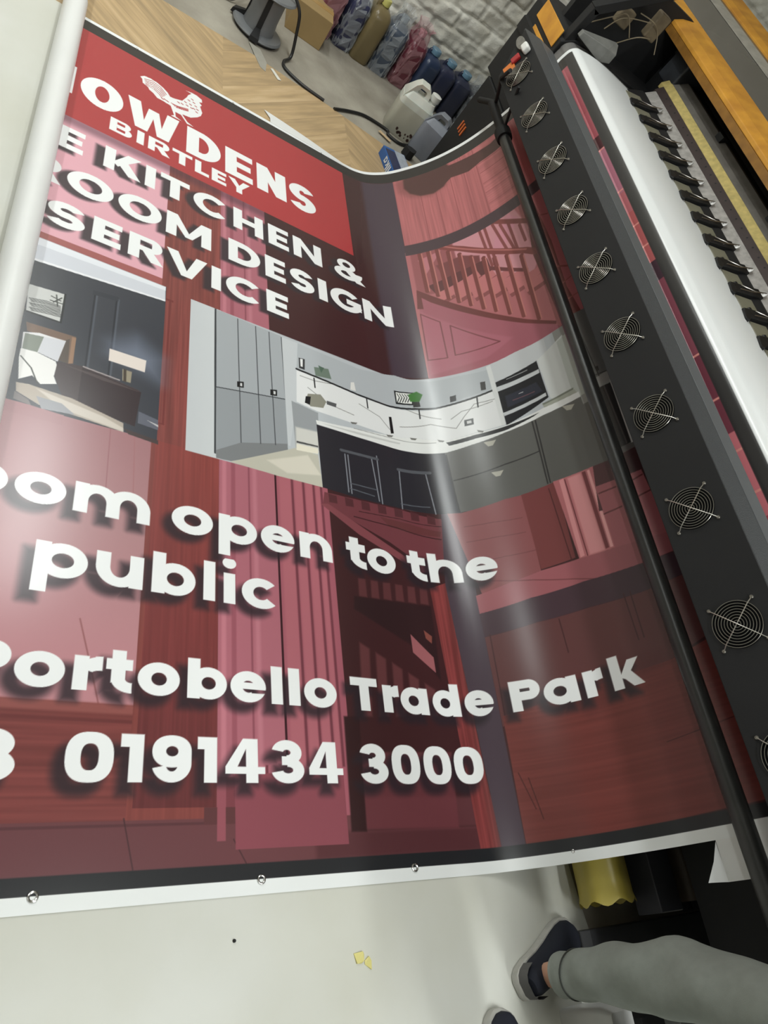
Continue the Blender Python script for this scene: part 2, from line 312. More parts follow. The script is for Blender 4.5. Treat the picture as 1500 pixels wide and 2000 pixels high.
ART=[('p',(66,38,40),0,1,0,0,[(0,0.1),(2.72,0.1),(2.72,3.43),(0,3.43)]),
('p',(222,166,178),0,1,0,0,[(0,2.02),(0.517,2.02),(0.517,2.7),(0,2.7)]),
('p',(170,124,128),0,1,0,0,[(0,0.6),(0.53,0.6),(0.53,1.34),(0,1.34)]),
('p',(158,88,86),0,1,0,0,[(0.116,2.034),(0.245,2.035),(0.381,2.037),(0.527,2.039),(0.529,2.001),(0.384,1.999),(0.249,1.998),(0.121,1.997)]),
('g',[(0.6,(186,130,136)),(1.0,(172,128,131)),(1.34,(160,114,118))],1,0,0.53,0.525,1.335),
('l',(150,96,98),0.004,0,1,[(0.374,0.737),(0.409,0.623),(0.439,0.52)]),
('l',(150,100,104),0.003,0,1,[(0.398,1.331),(0.4,1.222),(0.402,1.119)]),
('l',(160,110,112),0.003,0,1,[(0.467,1.336),(0.473,1.208),(0.478,1.088)]),
('p',(120,62,60),0,1,0.16,1,[(0,0.2),(0.56,0.2),(0.56,0.532),(0,0.532)]),
('p',(140,80,76),0.01,1,0,0,[(0,0.51),(0.53,0.51),(0.53,0.533),(0,0.533)]),
('p',(104,52,52),0.006,1,0,0,[(0.0,0.488),(0.56,0.488),(0.56,0.497),(0.0,0.497)]),
('p',(128,66,62),0,1,0.08,0,[(0.517,0.26),(0.732,0.26),(0.732,2.7),(0.517,2.7)]),
('g',[(0.26,(96,48,50)),(0.7,(118,56,56)),(1.3,(136,66,62)),(2.7,(128,62,60))],1,0.531,0.3,0.732,1.335),
('w',0.531,0.3,0.732,2.7,0.1,0),
('p',(112,52,50),0,1,0,0,[(0.545,1.4),(0.552,1.4),(0.552,1.95),(0.545,1.95)]),
('p',(112,52,50),0,1,0,0,[(0.517,1.94),(0.56,1.94),(0.56,1.95),(0.517,1.95)]),
('p',(112,52,50),0,1,0,0,[(0.517,1.4),(0.552,1.4),(0.552,1.405),(0.517,1.405)]),
('p',(170,102,114),0,1,0,0,[(0.732,0.255),(0.93,0.255),(0.93,2.7),(0.732,2.7)]),
('p',(150,84,96),0.006,1,0,0,[(0.772,0.255),(0.786,0.255),(0.786,2.7),(0.772,2.7)]),
('p',(188,118,130),0.008,1,0,0,[(0.742,0.255),(0.756,0.255),(0.756,2.7),(0.742,2.7)]),
('p',(140,78,90),0.004,1,0,0,[(0.83,0.255),(0.836,0.255),(0.836,2.7),(0.83,2.7)]),
('p',(184,116,128),0.012,1,0,0,[(0.845,0.255),(0.86,0.255),(0.86,2.7),(0.845,2.7)]),
('p',(160,90,102),0,1,0,0,[(0.93,0.262),(1.14,0.262),(1.14,1.36),(0.93,1.36)]),
('p',(172,100,110),0.012,1,0,0,[(0.9410000000000001,0.4),(0.986,0.4),(0.986,1.36),(0.9410000000000001,1.36)]),
('p',(112,58,68),0.006,1,0,0,[(0.986,0.4),(0.995,0.4),(0.995,1.36),(0.986,1.36)]),
('p',(172,100,110),0.012,1,0,0,[(0.998,0.4),(1.029,0.4),(1.029,1.36),(0.998,1.36)]),
('p',(112,58,68),0.006,1,0,0,[(1.029,0.4),(1.0379999999999998,0.4),(1.0379999999999998,1.36),(1.029,1.36)]),
('p',(172,100,110),0.012,1,0,0,[(1.041,0.4),(1.069,0.4),(1.069,1.36),(1.041,1.36)]),
('p',(112,58,68),0.006,1,0,0,[(1.069,0.4),(1.0779999999999998,0.4),(1.0779999999999998,1.36),(1.069,1.36)]),
('p',(172,100,110),0.012,1,0,0,[(1.081,0.4),(1.099,0.4),(1.099,1.36),(1.081,1.36)]),
('p',(112,58,68),0.006,1,0,0,[(1.099,0.4),(1.1079999999999999,0.4),(1.1079999999999999,1.36),(1.099,1.36)]),
('p',(56,28,34),0.002,1,0,0,[(0.925,0.42),(0.932,0.42),(0.932,1.36),(0.925,1.36)]),
('p',(146,80,90),0,1,0,0,[(0.733,0.21),(0.755,0.21),(0.755,0.37),(0.733,0.37)]),
('p',(120,62,70),0.004,1,0,0,[(0.755,0.21),(0.78,0.21),(0.78,0.37),(0.755,0.37)]),
('p',(136,72,82),0,1,0,0,[(0.78,0.195),(1.1,0.195),(1.1,0.38),(0.78,0.38)]),
('p',(110,56,66),0.005,1,0,0,[(0.865,0.195),(0.872,0.195),(0.872,0.4),(0.865,0.4)]),
('p',(104,62,66),0,1,0,0,[(0,0.172),(1.66,0.172),(1.66,0.275),(0,0.275)]),
('p',(88,52,56),0.003,1,0,0,[(0,0.262),(0.73,0.262),(0.73,0.268),(0,0.268)]),
('p',(92,54,56),0,1,0,0,[(0.7,0.262),(0.78,0.262),(0.78,0.3),(0.7,0.3)]),
('l',(72,44,48),0.003,0,1,[(0.513,0.279),(0.54,0.175)]),
('l',(72,44,48),0.003,0,1,[(0.775,0.228),(0.808,0.173)]),
('p',(86,48,52),0.02,1,0,0,[(1.0,0.172),(1.66,0.172),(1.66,0.235),(1.0,0.235)]),
('p',(136,72,82),0,1,0,0,[(0.78,0.205),(1.1,0.205),(1.1,0.38),(0.78,0.38)]),
('p',(146,80,90),0,1,0,0,[(0.733,0.225),(0.755,0.225),(0.755,0.37),(0.733,0.37)]),
('p',(64,36,38),0,1,0,0,[(1.13,0.235),(1.66,0.235),(1.66,1.345),(1.13,1.345)]),
('p',(94,54,58),0.02,1,0,0,[(1.13,0.235),(1.66,0.235),(1.66,0.32),(1.13,0.32)]),
('p',(110,58,64),0.01,0.8,0,0,[(1.142,0.44),(1.13,0.337),(1.12,0.24),(1.294,0.237),(1.486,0.233),(1.494,0.338),(1.502,0.45),(1.314,0.445)]),
('p',(52,30,32),0.008,1,0,0,[(1.117,0.54),(1.171,0.543),(1.167,0.434),(1.163,0.33),(1.16,0.233),(1.111,0.234),(1.113,0.331),(1.115,0.432)]),
('p',(112,60,66),0,1,0,0,[(1.116,1.31),(1.277,1.315),(1.451,1.321),(1.614,1.303),(1.669,1.105),(1.556,1.076),(1.373,1.168),(1.238,1.215),(1.107,1.26)]),
('p',(128,70,76),0,1,0,0,[(1.097,1.257),(1.128,1.265),(1.273,1.197),(1.423,1.127),(1.558,1.086),(1.491,1.068),(1.366,1.121),(1.243,1.17)]),
('p',(100,54,56),0,1,0,0,[(1.342,1.266),(1.479,1.266),(1.605,1.248),(1.598,1.226),(1.382,1.233)]),
('l',(60,34,36),0.004,0,1,[(1.23,1.239),(1.417,1.236),(1.6,1.215)]),
('l',(60,34,36),0.003,0,1,[(1.254,1.266),(1.435,1.278),(1.609,1.27)]),
('p',(84,46,50),0.004,1,0,0,[(1.132,1.308),(1.165,1.306),(1.166,1.275),(1.133,1.273)]),
('p',(84,46,50),0.004,1,0,0,[(1.199,1.311),(1.233,1.309),(1.234,1.278),(1.2,1.275)]),
('p',(84,46,50),0.004,1,0,0,[(1.268,1.314),(1.303,1.313),(1.304,1.28),(1.268,1.278)]),
('p',(84,46,50),0.004,1,0,0,[(1.34,1.318),(1.376,1.316),(1.376,1.283),(1.34,1.281)]),
('p',(84,46,50),0.004,1,0,0,[(1.414,1.321),(1.451,1.319),(1.45,1.286),(1.413,1.283)]),
('p',(84,46,50),0.004,1,0,0,[(1.488,1.323),(1.523,1.318),(1.522,1.285),(1.487,1.285)]),
('p',(84,46,50),0.004,1,0,0,[(1.558,1.318),(1.59,1.31),(1.589,1.276),(1.556,1.28)]),
('p',(50,32,34),0.01,1,0,0,[(1.196,0.932),(1.35,0.938),(1.513,0.943),(1.51,0.807),(1.506,0.678),(1.401,0.79),(1.294,0.839),(1.191,0.886)]),
('p',(92,52,54),0.008,1,0,0,[(1.219,1.0),(1.248,1.001),(1.248,0.935),(1.216,0.935)]),
('p',(92,52,54),0.008,1,0,0,[(1.269,1.001),(1.298,1.003),(1.297,0.937),(1.265,0.937)]),
('p',(92,52,54),0.008,1,0,0,[(1.319,1.002),(1.349,1.004),(1.348,0.939),(1.314,0.94)]),
('p',(92,52,54),0.008,1,0,0,[(1.37,1.004),(1.401,1.005),(1.4,0.942),(1.365,0.942)]),
('p',(92,52,54),0.008,1,0,0,[(1.423,1.005),(1.454,1.007),(1.452,0.944),(1.417,0.944)]),
('p',(92,52,54),0.008,1,0,0,[(1.476,1.006),(1.507,1.006),(1.505,0.946),(1.47,0.947)]),
('p',(98,56,58),0.012,1,0,0,[(1.198,0.775),(1.234,0.757),(1.226,0.648),(1.218,0.545),(1.185,0.543),(1.191,0.656)]),
('p',(98,56,58),0.012,1,0,0,[(1.256,0.748),(1.293,0.73),(1.286,0.637),(1.279,0.549),(1.244,0.547),(1.25,0.645)]),
('p',(98,56,58),0.012,1,0,0,[(1.316,0.721),(1.353,0.702),(1.341,0.552),(1.306,0.55)]),
('p',(98,56,58),0.012,1,0,0,[(1.376,0.693),(1.414,0.674),(1.405,0.556),(1.369,0.554)]),
('p',(98,56,58),0.012,1,0,0,[(1.437,0.664),(1.475,0.646),(1.471,0.559),(1.434,0.557)]),
('p',(156,94,98),0,1,0,0,[(1.407,0.827),(1.49,0.756),(1.49,0.703),(1.407,0.764)]),
('p',(130,74,66),0,1,0,0,[(1.466,0.849),(1.497,0.83),(1.492,0.804),(1.47,0.82)]),
('p',(124,58,58),0,1,0.22,0,[(1.52,1.012),(1.587,1.037),(1.594,0.835),(1.602,0.648),(1.608,0.475),(1.615,0.314),(1.62,0.164),(1.552,0.167),(1.547,0.313),(1.541,0.469),(1.535,0.636),(1.528,0.817)]),
('p',(72,58,68),0.004,1,0,0,[(1.485,3.33),(1.673,3.33),(1.665,2.0),(1.49,2.0)]),
('p',(74,60,70),0,1,0,0,[(1.586,1.031),(1.602,1.179),(1.619,1.337),(1.697,1.329),(1.696,1.168),(1.694,1.017),(1.693,0.873),(1.693,0.715),(1.694,0.566),(1.694,0.426),(1.695,0.294),(1.695,0.169),(1.623,0.163),(1.617,0.313),(1.61,0.473),(1.603,0.645),(1.594,0.83)]),
('p',(74,62,72),0,1,0,0,[(1.641,1.61),(1.684,1.593),(1.694,1.446),(1.703,1.306),(1.62,1.314),(1.63,1.458)]),
('p',(66,40,42),0.03,1,0,0,[(1.4,3.33),(1.5,3.33),(1.5,2.0),(1.4,2.0)]),
('p',(178,104,106),0,1,0.12,0,[(1.672,2.83),(2.3,2.83),(2.3,3.335),(1.672,3.335)]),
('p',(168,94,96),0,1,0.12,0,[(2.3,2.83),(2.72,2.83),(2.72,3.335),(2.3,3.335)]),
('p',(150,84,86),0.002,1,0,0,[(1.8,2.83),(1.804,2.83),(1.804,3.335),(1.8,3.335)]),
('p',(150,84,86),0.002,1,0,0,[(1.88,2.83),(1.884,2.83),(1.884,3.335),(1.88,3.335)]),
('p',(150,84,86),0.002,1,0,0,[(1.965,2.83),(1.969,2.83),(1.969,3.335),(1.965,3.335)]),
('p',(150,84,86),0.002,1,0,0,[(2.04,2.83),(2.044,2.83),(2.044,3.335),(2.04,3.335)]),
('p',(150,84,86),0.002,1,0,0,[(2.11,2.83),(2.114,2.83),(2.114,3.335),(2.11,3.335)]),
('p',(188,112,114),0,1,0.1,1,[(2.12,2.83),(2.26,2.83),(2.26,3.335),(2.12,3.335)]),
('p',(158,90,92),0,1,0,0,[(2.12,2.9),(2.26,2.9),(2.26,2.905),(2.12,2.905)]),
('p',(158,90,92),0,1,0,0,[(2.12,2.98),(2.26,2.98),(2.26,2.985),(2.12,2.985)]),
('p',(158,90,92),0,1,0,0,[(2.12,3.05),(2.26,3.05),(2.26,3.0549999999999997),(2.12,3.0549999999999997)]),
('p',(158,90,92),0,1,0,0,[(2.12,3.13),(2.26,3.13),(2.26,3.135),(2.12,3.135)]),
('p',(158,90,92),0,1,0,0,[(2.12,3.2),(2.26,3.2),(2.26,3.205),(2.12,3.205)]),
('p',(158,90,92),0,1,0,0,[(2.12,3.28),(2.26,3.28),(2.26,3.2849999999999997),(2.12,3.2849999999999997)]),
('p',(138,82,82),0.05,0.8,0,0,[(1.686,3.309),(1.776,3.393),(1.917,3.385),(1.999,3.276),(1.94,3.185),(1.851,3.148),(1.746,3.179),(1.694,3.239)]),
('p',(84,54,52),0.014,1,0,0,[(1.728,3.328),(1.789,3.387),(1.876,3.401),(1.949,3.372),(1.975,3.319),(1.971,3.234),(1.928,3.181),(1.869,3.159),(1.8,3.173),(1.75,3.21),(1.724,3.262)]),
('p',(84,54,52),0.004,1,0,0,[(1.913,3.273),(1.974,3.315),(2.048,3.305),(2.117,3.295),(2.211,3.287),(2.262,3.3),(2.297,3.278),(2.298,3.221),(2.224,3.213),(2.135,3.211),(2.067,3.196),(1.974,3.219),(1.93,3.192)]),
('p',(176,104,108),0,1,0,0,[(1.667,1.995),(2.72,1.995),(2.72,2.788),(1.667,2.788)]),
('p',(204,142,150),0.01,1,0,0,[(1.902,2.806),(2.065,2.801),(2.226,2.764),(2.301,2.449),(2.182,2.292),(2.053,2.454),(1.918,2.605),(1.792,2.769)]),
('p',(150,84,88),0.01,1,0,0,[(1.69,2.766),(1.899,2.792),(1.907,2.475),(1.689,2.487)]),
('p',(186,116,124),0.004,1,0,0,[(1.722,2.721),(1.84,2.749),(1.743,2.609)]),
('p',(120,64,66),0.01,1,0,0,[(1.801,2.658),(1.929,2.668),(2.01,2.618),(1.991,2.396),(1.85,2.501)]),
('p',(206,140,154),0,1,0,0,[(2.189,2.762),(2.231,2.705),(2.137,2.594),(2.067,2.579),(2.098,2.66)]),
('p',(96,52,54),0,1,0,0,[(1.745,2.539),(1.893,2.574),(2.041,2.58),(2.048,2.49),(1.911,2.498),(1.773,2.48)]),
('p',(190,114,116),0,1,0,0,[(1.773,2.48),(1.981,2.534),(1.993,2.493),(1.783,2.421)]),
('p',(138,76,78),0,1,0,0,[(1.783,2.421),(1.993,2.493),(1.996,2.471),(1.789,2.399)]),
('p',(190,114,116),0,1,0,0,[(1.853,2.463),(2.05,2.496),(2.061,2.455),(1.862,2.404)]),
('p',(138,76,78),0,1,0,0,[(1.862,2.404),(2.061,2.455),(2.064,2.433),(1.868,2.382)]),
('p',(190,114,116),0,1,0,0,[(1.932,2.439),(2.118,2.453),(2.129,2.412),(1.941,2.379)]),
('p',(138,76,78),0,1,0,0,[(1.941,2.379),(2.129,2.412),(2.131,2.39),(1.946,2.357)]),
('p',(190,114,116),0,1,0,0,[(2.01,2.406),(2.185,2.406),(2.195,2.365),(2.018,2.347)]),
('p',(138,76,78),0,1,0,0,[(2.018,2.347),(2.195,2.365),(2.198,2.344),(2.023,2.324)]),
('p',(190,114,116),0,1,0,0,[(2.088,2.367),(2.25,2.357),(2.26,2.316),(2.095,2.308)]),
('p',(138,76,78),0,1,0,0,[(2.095,2.308),(2.26,2.316),(2.262,2.295),(2.1,2.286)]),
('p',(190,114,116),0,1,0,0,[(2.164,2.323),(2.314,2.307),(2.323,2.267),(2.17,2.264)]),
('p',(138,76,78),0,1,0,0,[(2.17,2.264),(2.323,2.267),(2.325,2.246),(2.175,2.242)]),
('p',(110,58,60),0,1,0,0,[(2.021,2.543),(2.206,2.385),(2.201,2.367),(2.023,2.514)]),
('p',(112,60,58),0,1,0,0,[(2.302,2.992),(2.321,2.706),(2.339,2.446),(2.337,2.163),(2.364,1.965),(2.273,1.981),(2.259,2.199),(2.244,2.434),(2.272,2.702)]),
('l',(150,92,88),0.008,0,1,[(2.315,2.606),(2.324,2.298)]),
('l',(140,82,80),0.006,0,1,[(2.297,2.641),(2.362,2.6)]),
('l',(140,80,78),0.008,0,1,[(2.302,2.311),(2.374,2.252)]),
('l',(150,88,84),0.006,0,1,[(2.307,2.189),(2.383,2.197)]),
('l',(150,88,84),0.006,0,1,[(2.306,2.099),(2.379,2.096)]),
('p',(162,92,104),0,1,0,0,[(1.686,2.515),(1.789,2.425),(1.973,2.248),(2.099,2.154),(2.22,2.051),(2.273,1.981),(2.179,1.987),(2.048,1.989),(1.919,1.973),(1.795,1.985),(1.67,1.981),(1.681,2.263)]),
('p',(172,100,114),0.015,1,0,0,[(1.687,2.389),(1.854,2.243),(2.057,2.078),(1.93,2.031),(1.805,2.028),(1.679,2.009),(1.683,2.193)]),
('l',(124,66,72),0.006,0,1,[(1.685,2.373),(1.765,2.304)]),
('l',(124,66,72),0.006,0,1,[(1.765,2.304),(1.766,2.091)]),
('l',(124,66,72),0.006,0,1,[(1.766,2.091),(1.68,2.096)]),
('l',(124,66,72),0.006,0,1,[(1.68,2.096),(1.685,2.373)]),
('l',(124,66,72),0.006,0,1,[(1.806,2.269),(2.0,2.088)]),
('l',(124,66,72),0.006,0,1,[(2.0,2.088),(1.801,2.095)]),
('l',(124,66,72),0.006,0,1,[(1.801,2.095),(1.806,2.269)]),
('p',(110,54,54),0,1,0,0,[(1.688,2.528),(1.77,2.458),(1.937,2.311),(2.141,2.125),(2.252,2.033),(2.248,2.018),(2.115,2.122),(1.91,2.296),(1.742,2.434),(1.704,2.474),(1.704,2.401),(1.676,2.407)]),
('l',(122,62,60),0.022,0,1,[(1.736,2.763),(1.738,2.508)]),
('l',(190,118,112),0.006,0,1,[(1.745,2.76),(1.748,2.505)]),
('l',(122,62,60),0.022,0,1,[(1.779,2.766),(1.783,2.467)]),
('l',(190,118,112),0.006,0,1,[(1.789,2.763),(1.792,2.464)]),
('l',(122,62,60),0.022,0,1,[(1.822,2.76),(1.828,2.431)]),
('l',(190,118,112),0.006,0,1,[(1.831,2.756),(1.837,2.427)]),
('l',(122,62,60),0.022,0,1,[(1.872,2.723),(1.87,2.394)]),
('l',(190,118,112),0.006,0,1,[(1.882,2.718),(1.879,2.39)]),
('l',(122,62,60),0.022,0,1,[(1.921,2.68),(1.919,2.352)]),
('l',(190,118,112),0.006,0,1,[(1.93,2.675),(1.927,2.347)]),
('l',(122,62,60),0.022,0,1,[(1.969,2.634),(1.97,2.305)]),
('l',(190,118,112),0.006,0,1,[(1.978,2.629),(1.979,2.3)]),
('l',(122,62,60),0.022,0,1,[(2.025,2.591),(2.02,2.261)]),
('l',(190,118,112),0.006,0,1,[(2.035,2.585),(2.028,2.255)]),
('l',(122,62,60),0.022,0,1,[(2.073,2.557),(2.074,2.379),(2.075,2.21)]),
('l',(190,118,112),0.006,0,1,[(2.082,2.551),(2.083,2.373),(2.083,2.204)]),
('l',(122,62,60),0.022,0,1,[(2.13,2.53),(2.129,2.338),(2.129,2.157)]),
('l',(190,118,112),0.006,0,1,[(2.139,2.523),(2.138,2.332),(2.137,2.151)]),
('l',(122,62,60),0.022,0,1,[(2.194,2.477),(2.191,2.282),(2.188,2.099)]),
('l',(190,118,112),0.006,0,1,[(2.203,2.47),(2.2,2.275),(2.197,2.092)]),
('l',(136,72,72),0.014,0,1,[(2.039,2.776),(2.055,2.52)]),
('l',(136,72,72),0.014,0,1,[(2.066,2.763),(2.077,2.503)]),
('l',(136,72,72),0.014,0,1,[(2.106,2.761),(2.141,2.556)]),
('l',(136,72,72),0.014,0,1,[(2.141,2.732),(2.175,2.528)]),
('l',(136,72,72),0.014,0,1,[(2.179,2.717),(2.187,2.524)]),
('l',(136,72,72),0.014,0,1,[(2.227,2.655),(2.232,2.545)]),
('l',(130,66,64),0.032,0,1,[(1.844,2.769),(1.937,2.71),(2.072,2.602),(2.221,2.488),(2.26,2.446)]),
('l',(178,106,102),0.008,0,1,[(1.845,2.776),(2.074,2.611),(2.222,2.494)]),
('l',(128,66,64),0.026,0,1,[(2.11,2.779),(2.225,2.681),(2.27,2.642)]),
('p',(74,56,62),0,1,0,0,[(1.668,2.766),(2.72,2.766),(2.72,2.838),(1.668,2.838)]),
('p',(58,60,68),0,1,0,0,[(0,1.333),(0.533,1.333),(0.533,2.004),(0,2.004)]),
('p',(206,208,216),0,1,0,0,[(0,1.99),(0.53,2.003),(0.532,1.933),(0.126,1.898),(0,1.89)]),
('p',(226,228,234),0,1,0,0,[(0,2.004),(0.531,2.004),(0.531,1.985),(0,1.965)]),
('p',(232,232,236),0,1,0,0,[(0.0,1.905),(0.126,1.905),(0.532,1.94),(0.532,1.932),(0.126,1.895),(0,1.89)]),
('p',(38,40,48),0,1,0,0,[(0.305,1.45),(0.311,1.45),(0.311,1.86),(0.305,1.86)]),
('p',(78,82,92),0.004,1,0,0,[(0.311,1.5),(0.317,1.5),(0.317,1.86),(0.311,1.86)]),
('p',(38,40,48),0,1,0,0,[(0.372,1.45),(0.378,1.45),(0.378,1.86),(0.372,1.86)]),
('p',(78,82,92),0.004,1,0,0,[(0.378,1.5),(0.384,1.5),(0.384,1.86),(0.378,1.86)]),
('p',(52,54,62),0,1,0,0,[(0.3,1.86),(0.38,1.87),(0.38,1.85),(0.3,1.84)]),
('p',(120,128,146),0.12,0.8,0,0,[(0.37,1.62),(0.53,1.57),(0.53,1.66),(0.45,1.72),(0.37,1.66)]),
('p',(198,198,196),0,1,0,0,[(0.119,1.787),(0.223,1.797),(0.223,1.675),(0.127,1.677)]),
('l',(30,32,36),0.006,0,1,[(0.223,1.797),(0.223,1.675),(0.124,1.676)]),
('l',(60,62,62),0.004,0,0.7,[(0.129,1.731),(0.175,1.742),(0.214,1.741)]),
('l',(60,62,62),0.004,0,0.7,[(0.133,1.726),(0.176,1.736),(0.215,1.735)]),
('l',(60,62,62),0.004,0,0.7,[(0.136,1.721),(0.176,1.73),(0.216,1.73)]),
('l',(60,62,62),0.004,0,0.7,[(0.132,1.712),(0.177,1.723),(0.216,1.724)]),
('l',(60,62,62),0.004,0,0.7,[(0.135,1.708),(0.178,1.717),(0.217,1.719)]),
('l',(60,62,62),0.004,0,0.7,[(0.139,1.703),(0.179,1.711),(0.217,1.714)]),
('l',(60,62,62),0.004,0,0.7,[(0.134,1.694),(0.179,1.705),(0.218,1.708)]),
('l',(60,62,62),0.004,0,0.7,[(0.138,1.69),(0.18,1.699),(0.219,1.703)]),
('l',(60,62,62),0.004,0,0.7,[(0.141,1.685),(0.181,1.693),(0.219,1.697)]),
('l',(70,72,70),0.004,0,1,[(0.186,1.77),(0.213,1.763)]),
('l',(70,72,70),0.004,0,1,[(0.194,1.748),(0.215,1.777)]),
('l',(70,72,70),0.004,0,1,[(0.199,1.782),(0.207,1.737)]),
('l',(70,72,70),0.004,0,1,[(0.185,1.752),(0.22,1.753)]),
('p',(116,92,78),0,1,0,0,[(0.133,1.634),(0.271,1.638),(0.274,1.531),(0.255,1.523),(0.246,1.601),(0.14,1.6)]),
('p',(150,116,92),0,1,0,0,[(0.26,1.633),(0.272,1.634),(0.272,1.531),(0.261,1.526)]),
('p',(84,72,64),0,1,0,0,[(0.224,1.595),(0.255,1.622),(0.26,1.525),(0.226,1.525)]),
('p',(222,220,222),0,1,0,0,[(0.131,1.592),(0.171,1.607),(0.245,1.609),(0.232,1.521),(0.18,1.534),(0.135,1.514)]),
('p',(128,134,124),0,1,0,0,[(0.136,1.59),(0.186,1.598),(0.176,1.532),(0.136,1.53)]),
('p',(206,206,212),0,1,0,0,[(0.186,1.598),(0.245,1.609),(0.232,1.521),(0.177,1.533)]),
('p',(232,230,228),0,1,0,0,[(0.133,1.528),(0.176,1.532),(0.227,1.519),(0.243,1.478),(0.228,1.464),(0.239,1.438),(0.198,1.421),(0.174,1.443),(0.142,1.417),(0.133,1.493)]),
('l',(60,62,60),0.004,0,1,[(0.137,1.501),(0.168,1.469),(0.19,1.421)]),
('p',(66,54,56),0,1,0,0,[(0.232,1.521),(0.307,1.534),(0.388,1.52),(0.471,1.506),(0.465,1.364),(0.416,1.384),(0.335,1.393),(0.257,1.401),(0.229,1.466)]),
('p',(50,36,40),0,1,0,0,[(0.3,1.531),(0.386,1.516),(0.476,1.501),(0.465,1.364),(0.381,1.377),(0.3,1.389)]),
('p',(82,70,70),0,0.8,0,0,[(0.244,1.518),(0.36,1.516),(0.472,1.5),(0.361,1.502)]),
('l',(160,150,150),0.005,0,1,[(0.303,1.532),(0.408,1.523)]),
('p',(226,214,206),0,1,0,0,[(0.37,1.637),(0.484,1.637),(0.482,1.586),(0.371,1.587)]),
('p',(150,140,120),0,1,0,0,[(0.414,1.571),(0.443,1.571),(0.442,1.525),(0.417,1.525)]),
('p',(70,60,50),0,1,0,0,[(0.417,1.573),(0.426,1.573),(0.429,1.524),(0.42,1.524)]),
('p',(176,164,152),0,1,0,0,[(0.138,1.404),(0.169,1.409),(0.285,1.402),(0.357,1.384),(0.432,1.365),(0.434,1.332),(0.305,1.344),(0.203,1.348),(0.142,1.374)]),
('p',(206,196,186),0.006,1,0,0,[(0.19,1.402),(0.28,1.386),(0.373,1.369),(0.433,1.347),(0.434,1.334),(0.347,1.345),(0.262,1.356)]),
('p',(116,108,108),0,1,0,0,[(0.139,1.373),(0.176,1.356),(0.185,1.338),(0.139,1.346)]),
('p',(150,150,156),0,1,0,0,[(0.193,1.376),(0.26,1.374),(0.298,1.347),(0.211,1.337)]),
('p',(70,58,58),0,1,0,0,[(0.433,1.347),(0.537,1.336),(0.538,1.321),(0.449,1.33)]),
('p',(96,98,110),0,1,0,0,[(0.473,1.425),(0.533,1.413),(0.535,1.375),(0.473,1.38)]),
('p',(190,188,190),0,1,0,0,[(0.498,1.401),(0.534,1.394),(0.535,1.386)]),
('p',(160,114,118),0,1,0,0,[(0,1.335),(0.16,1.34),(0.27,1.335),(0.27,1.3),(0,1.3)]),
('p',(186,190,194),0,1,0,0,[(0.622,1.328),(2.45,1.328),(2.45,1.992),(0.622,1.992)]),
('p',(96,95,92),0,1,0,0,[(1.7,1.328),(2.4,1.328),(2.4,1.6),(1.7,1.6)]),
('p',(150,150,146),0,1,0,0,[(2.22,1.6),(2.45,1.6),(2.45,1.992),(2.22,1.992)]),
('g',[(0.622,(196,199,202)),(0.74,(204,207,209))],0,0.622,1.328,0.735,1.992),
('p',(60,62,66),0,1,0,0,[(0.711,1.992),(0.718,1.993),(0.72,1.757),(0.721,1.542),(0.722,1.345),(0.715,1.347),(0.714,1.543),(0.712,1.757)]),
('p',(166,170,174),0,1,0,0,[(0.718,1.991),(0.846,1.987),(0.98,1.983),(0.982,1.71),(0.985,1.464),(0.848,1.402),(0.722,1.345),(0.721,1.541),(0.72,1.755)]),
('p',(150,154,158),0.006,1,0,0,[(0.72,1.623),(0.847,1.646),(0.983,1.671),(0.985,1.464),(0.847,1.398),(0.722,1.337),(0.721,1.476)]),
('p',(126,128,130),0,1,0,0,[(0.722,1.361),(0.808,1.419),(0.981,1.471),(0.983,1.437),(0.874,1.383),(0.772,1.333),(0.722,1.33)]),
('l',(72,74,78),0.0035,0,1,[(0.801,1.985),(0.803,1.781),(0.806,1.593),(0.808,1.419)]),
('l',(72,74,78),0.0035,0,1,[(0.873,1.982),(0.875,1.787),(0.877,1.606),(0.879,1.438)]),
('l',(72,74,78),0.0035,0,1,[(0.928,1.979),(0.93,1.791),(0.933,1.615),(0.935,1.452)]),
('l',(72,74,78),0.0035,0,1,[(0.98,1.977),(0.983,1.71),(0.987,1.469)]),
('l',(62,64,68),0.004,0,1,[(0.72,1.623),(0.847,1.646),(0.983,1.671)]),
('p',(30,30,32),0,1,0,0,[(0.796,1.679),(0.821,1.687),(0.821,1.659),(0.796,1.654)]),
('p',(210,210,210),0,1,0,0,[(0.808,1.677),(0.815,1.678),(0.815,1.664),(0.807,1.663)]),
('p',(30,30,32),0,1,0,0,[(0.924,1.694),(0.951,1.702),(0.95,1.673),(0.923,1.667)]),
('p',(210,210,210),0,1,0,0,[(0.936,1.692),(0.945,1.692),(0.944,1.678),(0.936,1.677)]),
('p',(196,199,202),0,1,0,0,[(0.982,1.979),(1.051,1.979),(1.03,1.692),(0.993,1.466),(0.983,1.463),(0.982,1.707)]),
('p',(176,180,184),0,1,0,0,[(1.051,1.979),(1.189,1.974),(1.335,1.969),(1.515,2.003),(1.669,1.976),(1.795,1.98),(1.918,1.968),(1.923,1.971),(1.92,1.867),(1.798,1.859),(1.675,1.836),(1.468,1.826),(1.319,1.826),(1.177,1.837),(1.038,1.841)]),
('p',(190,186,172),0,1,0,0,[(0.769,1.33),(0.87,1.385),(0.98,1.445),(1.011,1.463),(1.103,1.462),(1.111,1.327),(0.936,1.325)]),
('p',(212,206,192),0.01,1,0,0,[(0.9,1.377),(1.06,1.448),(1.109,1.376),(0.975,1.347)]),
('p',(150,153,156),0,1,0,0,[(1.008,1.674),(1.118,1.658),(1.109,1.482),(1.013,1.464)]),
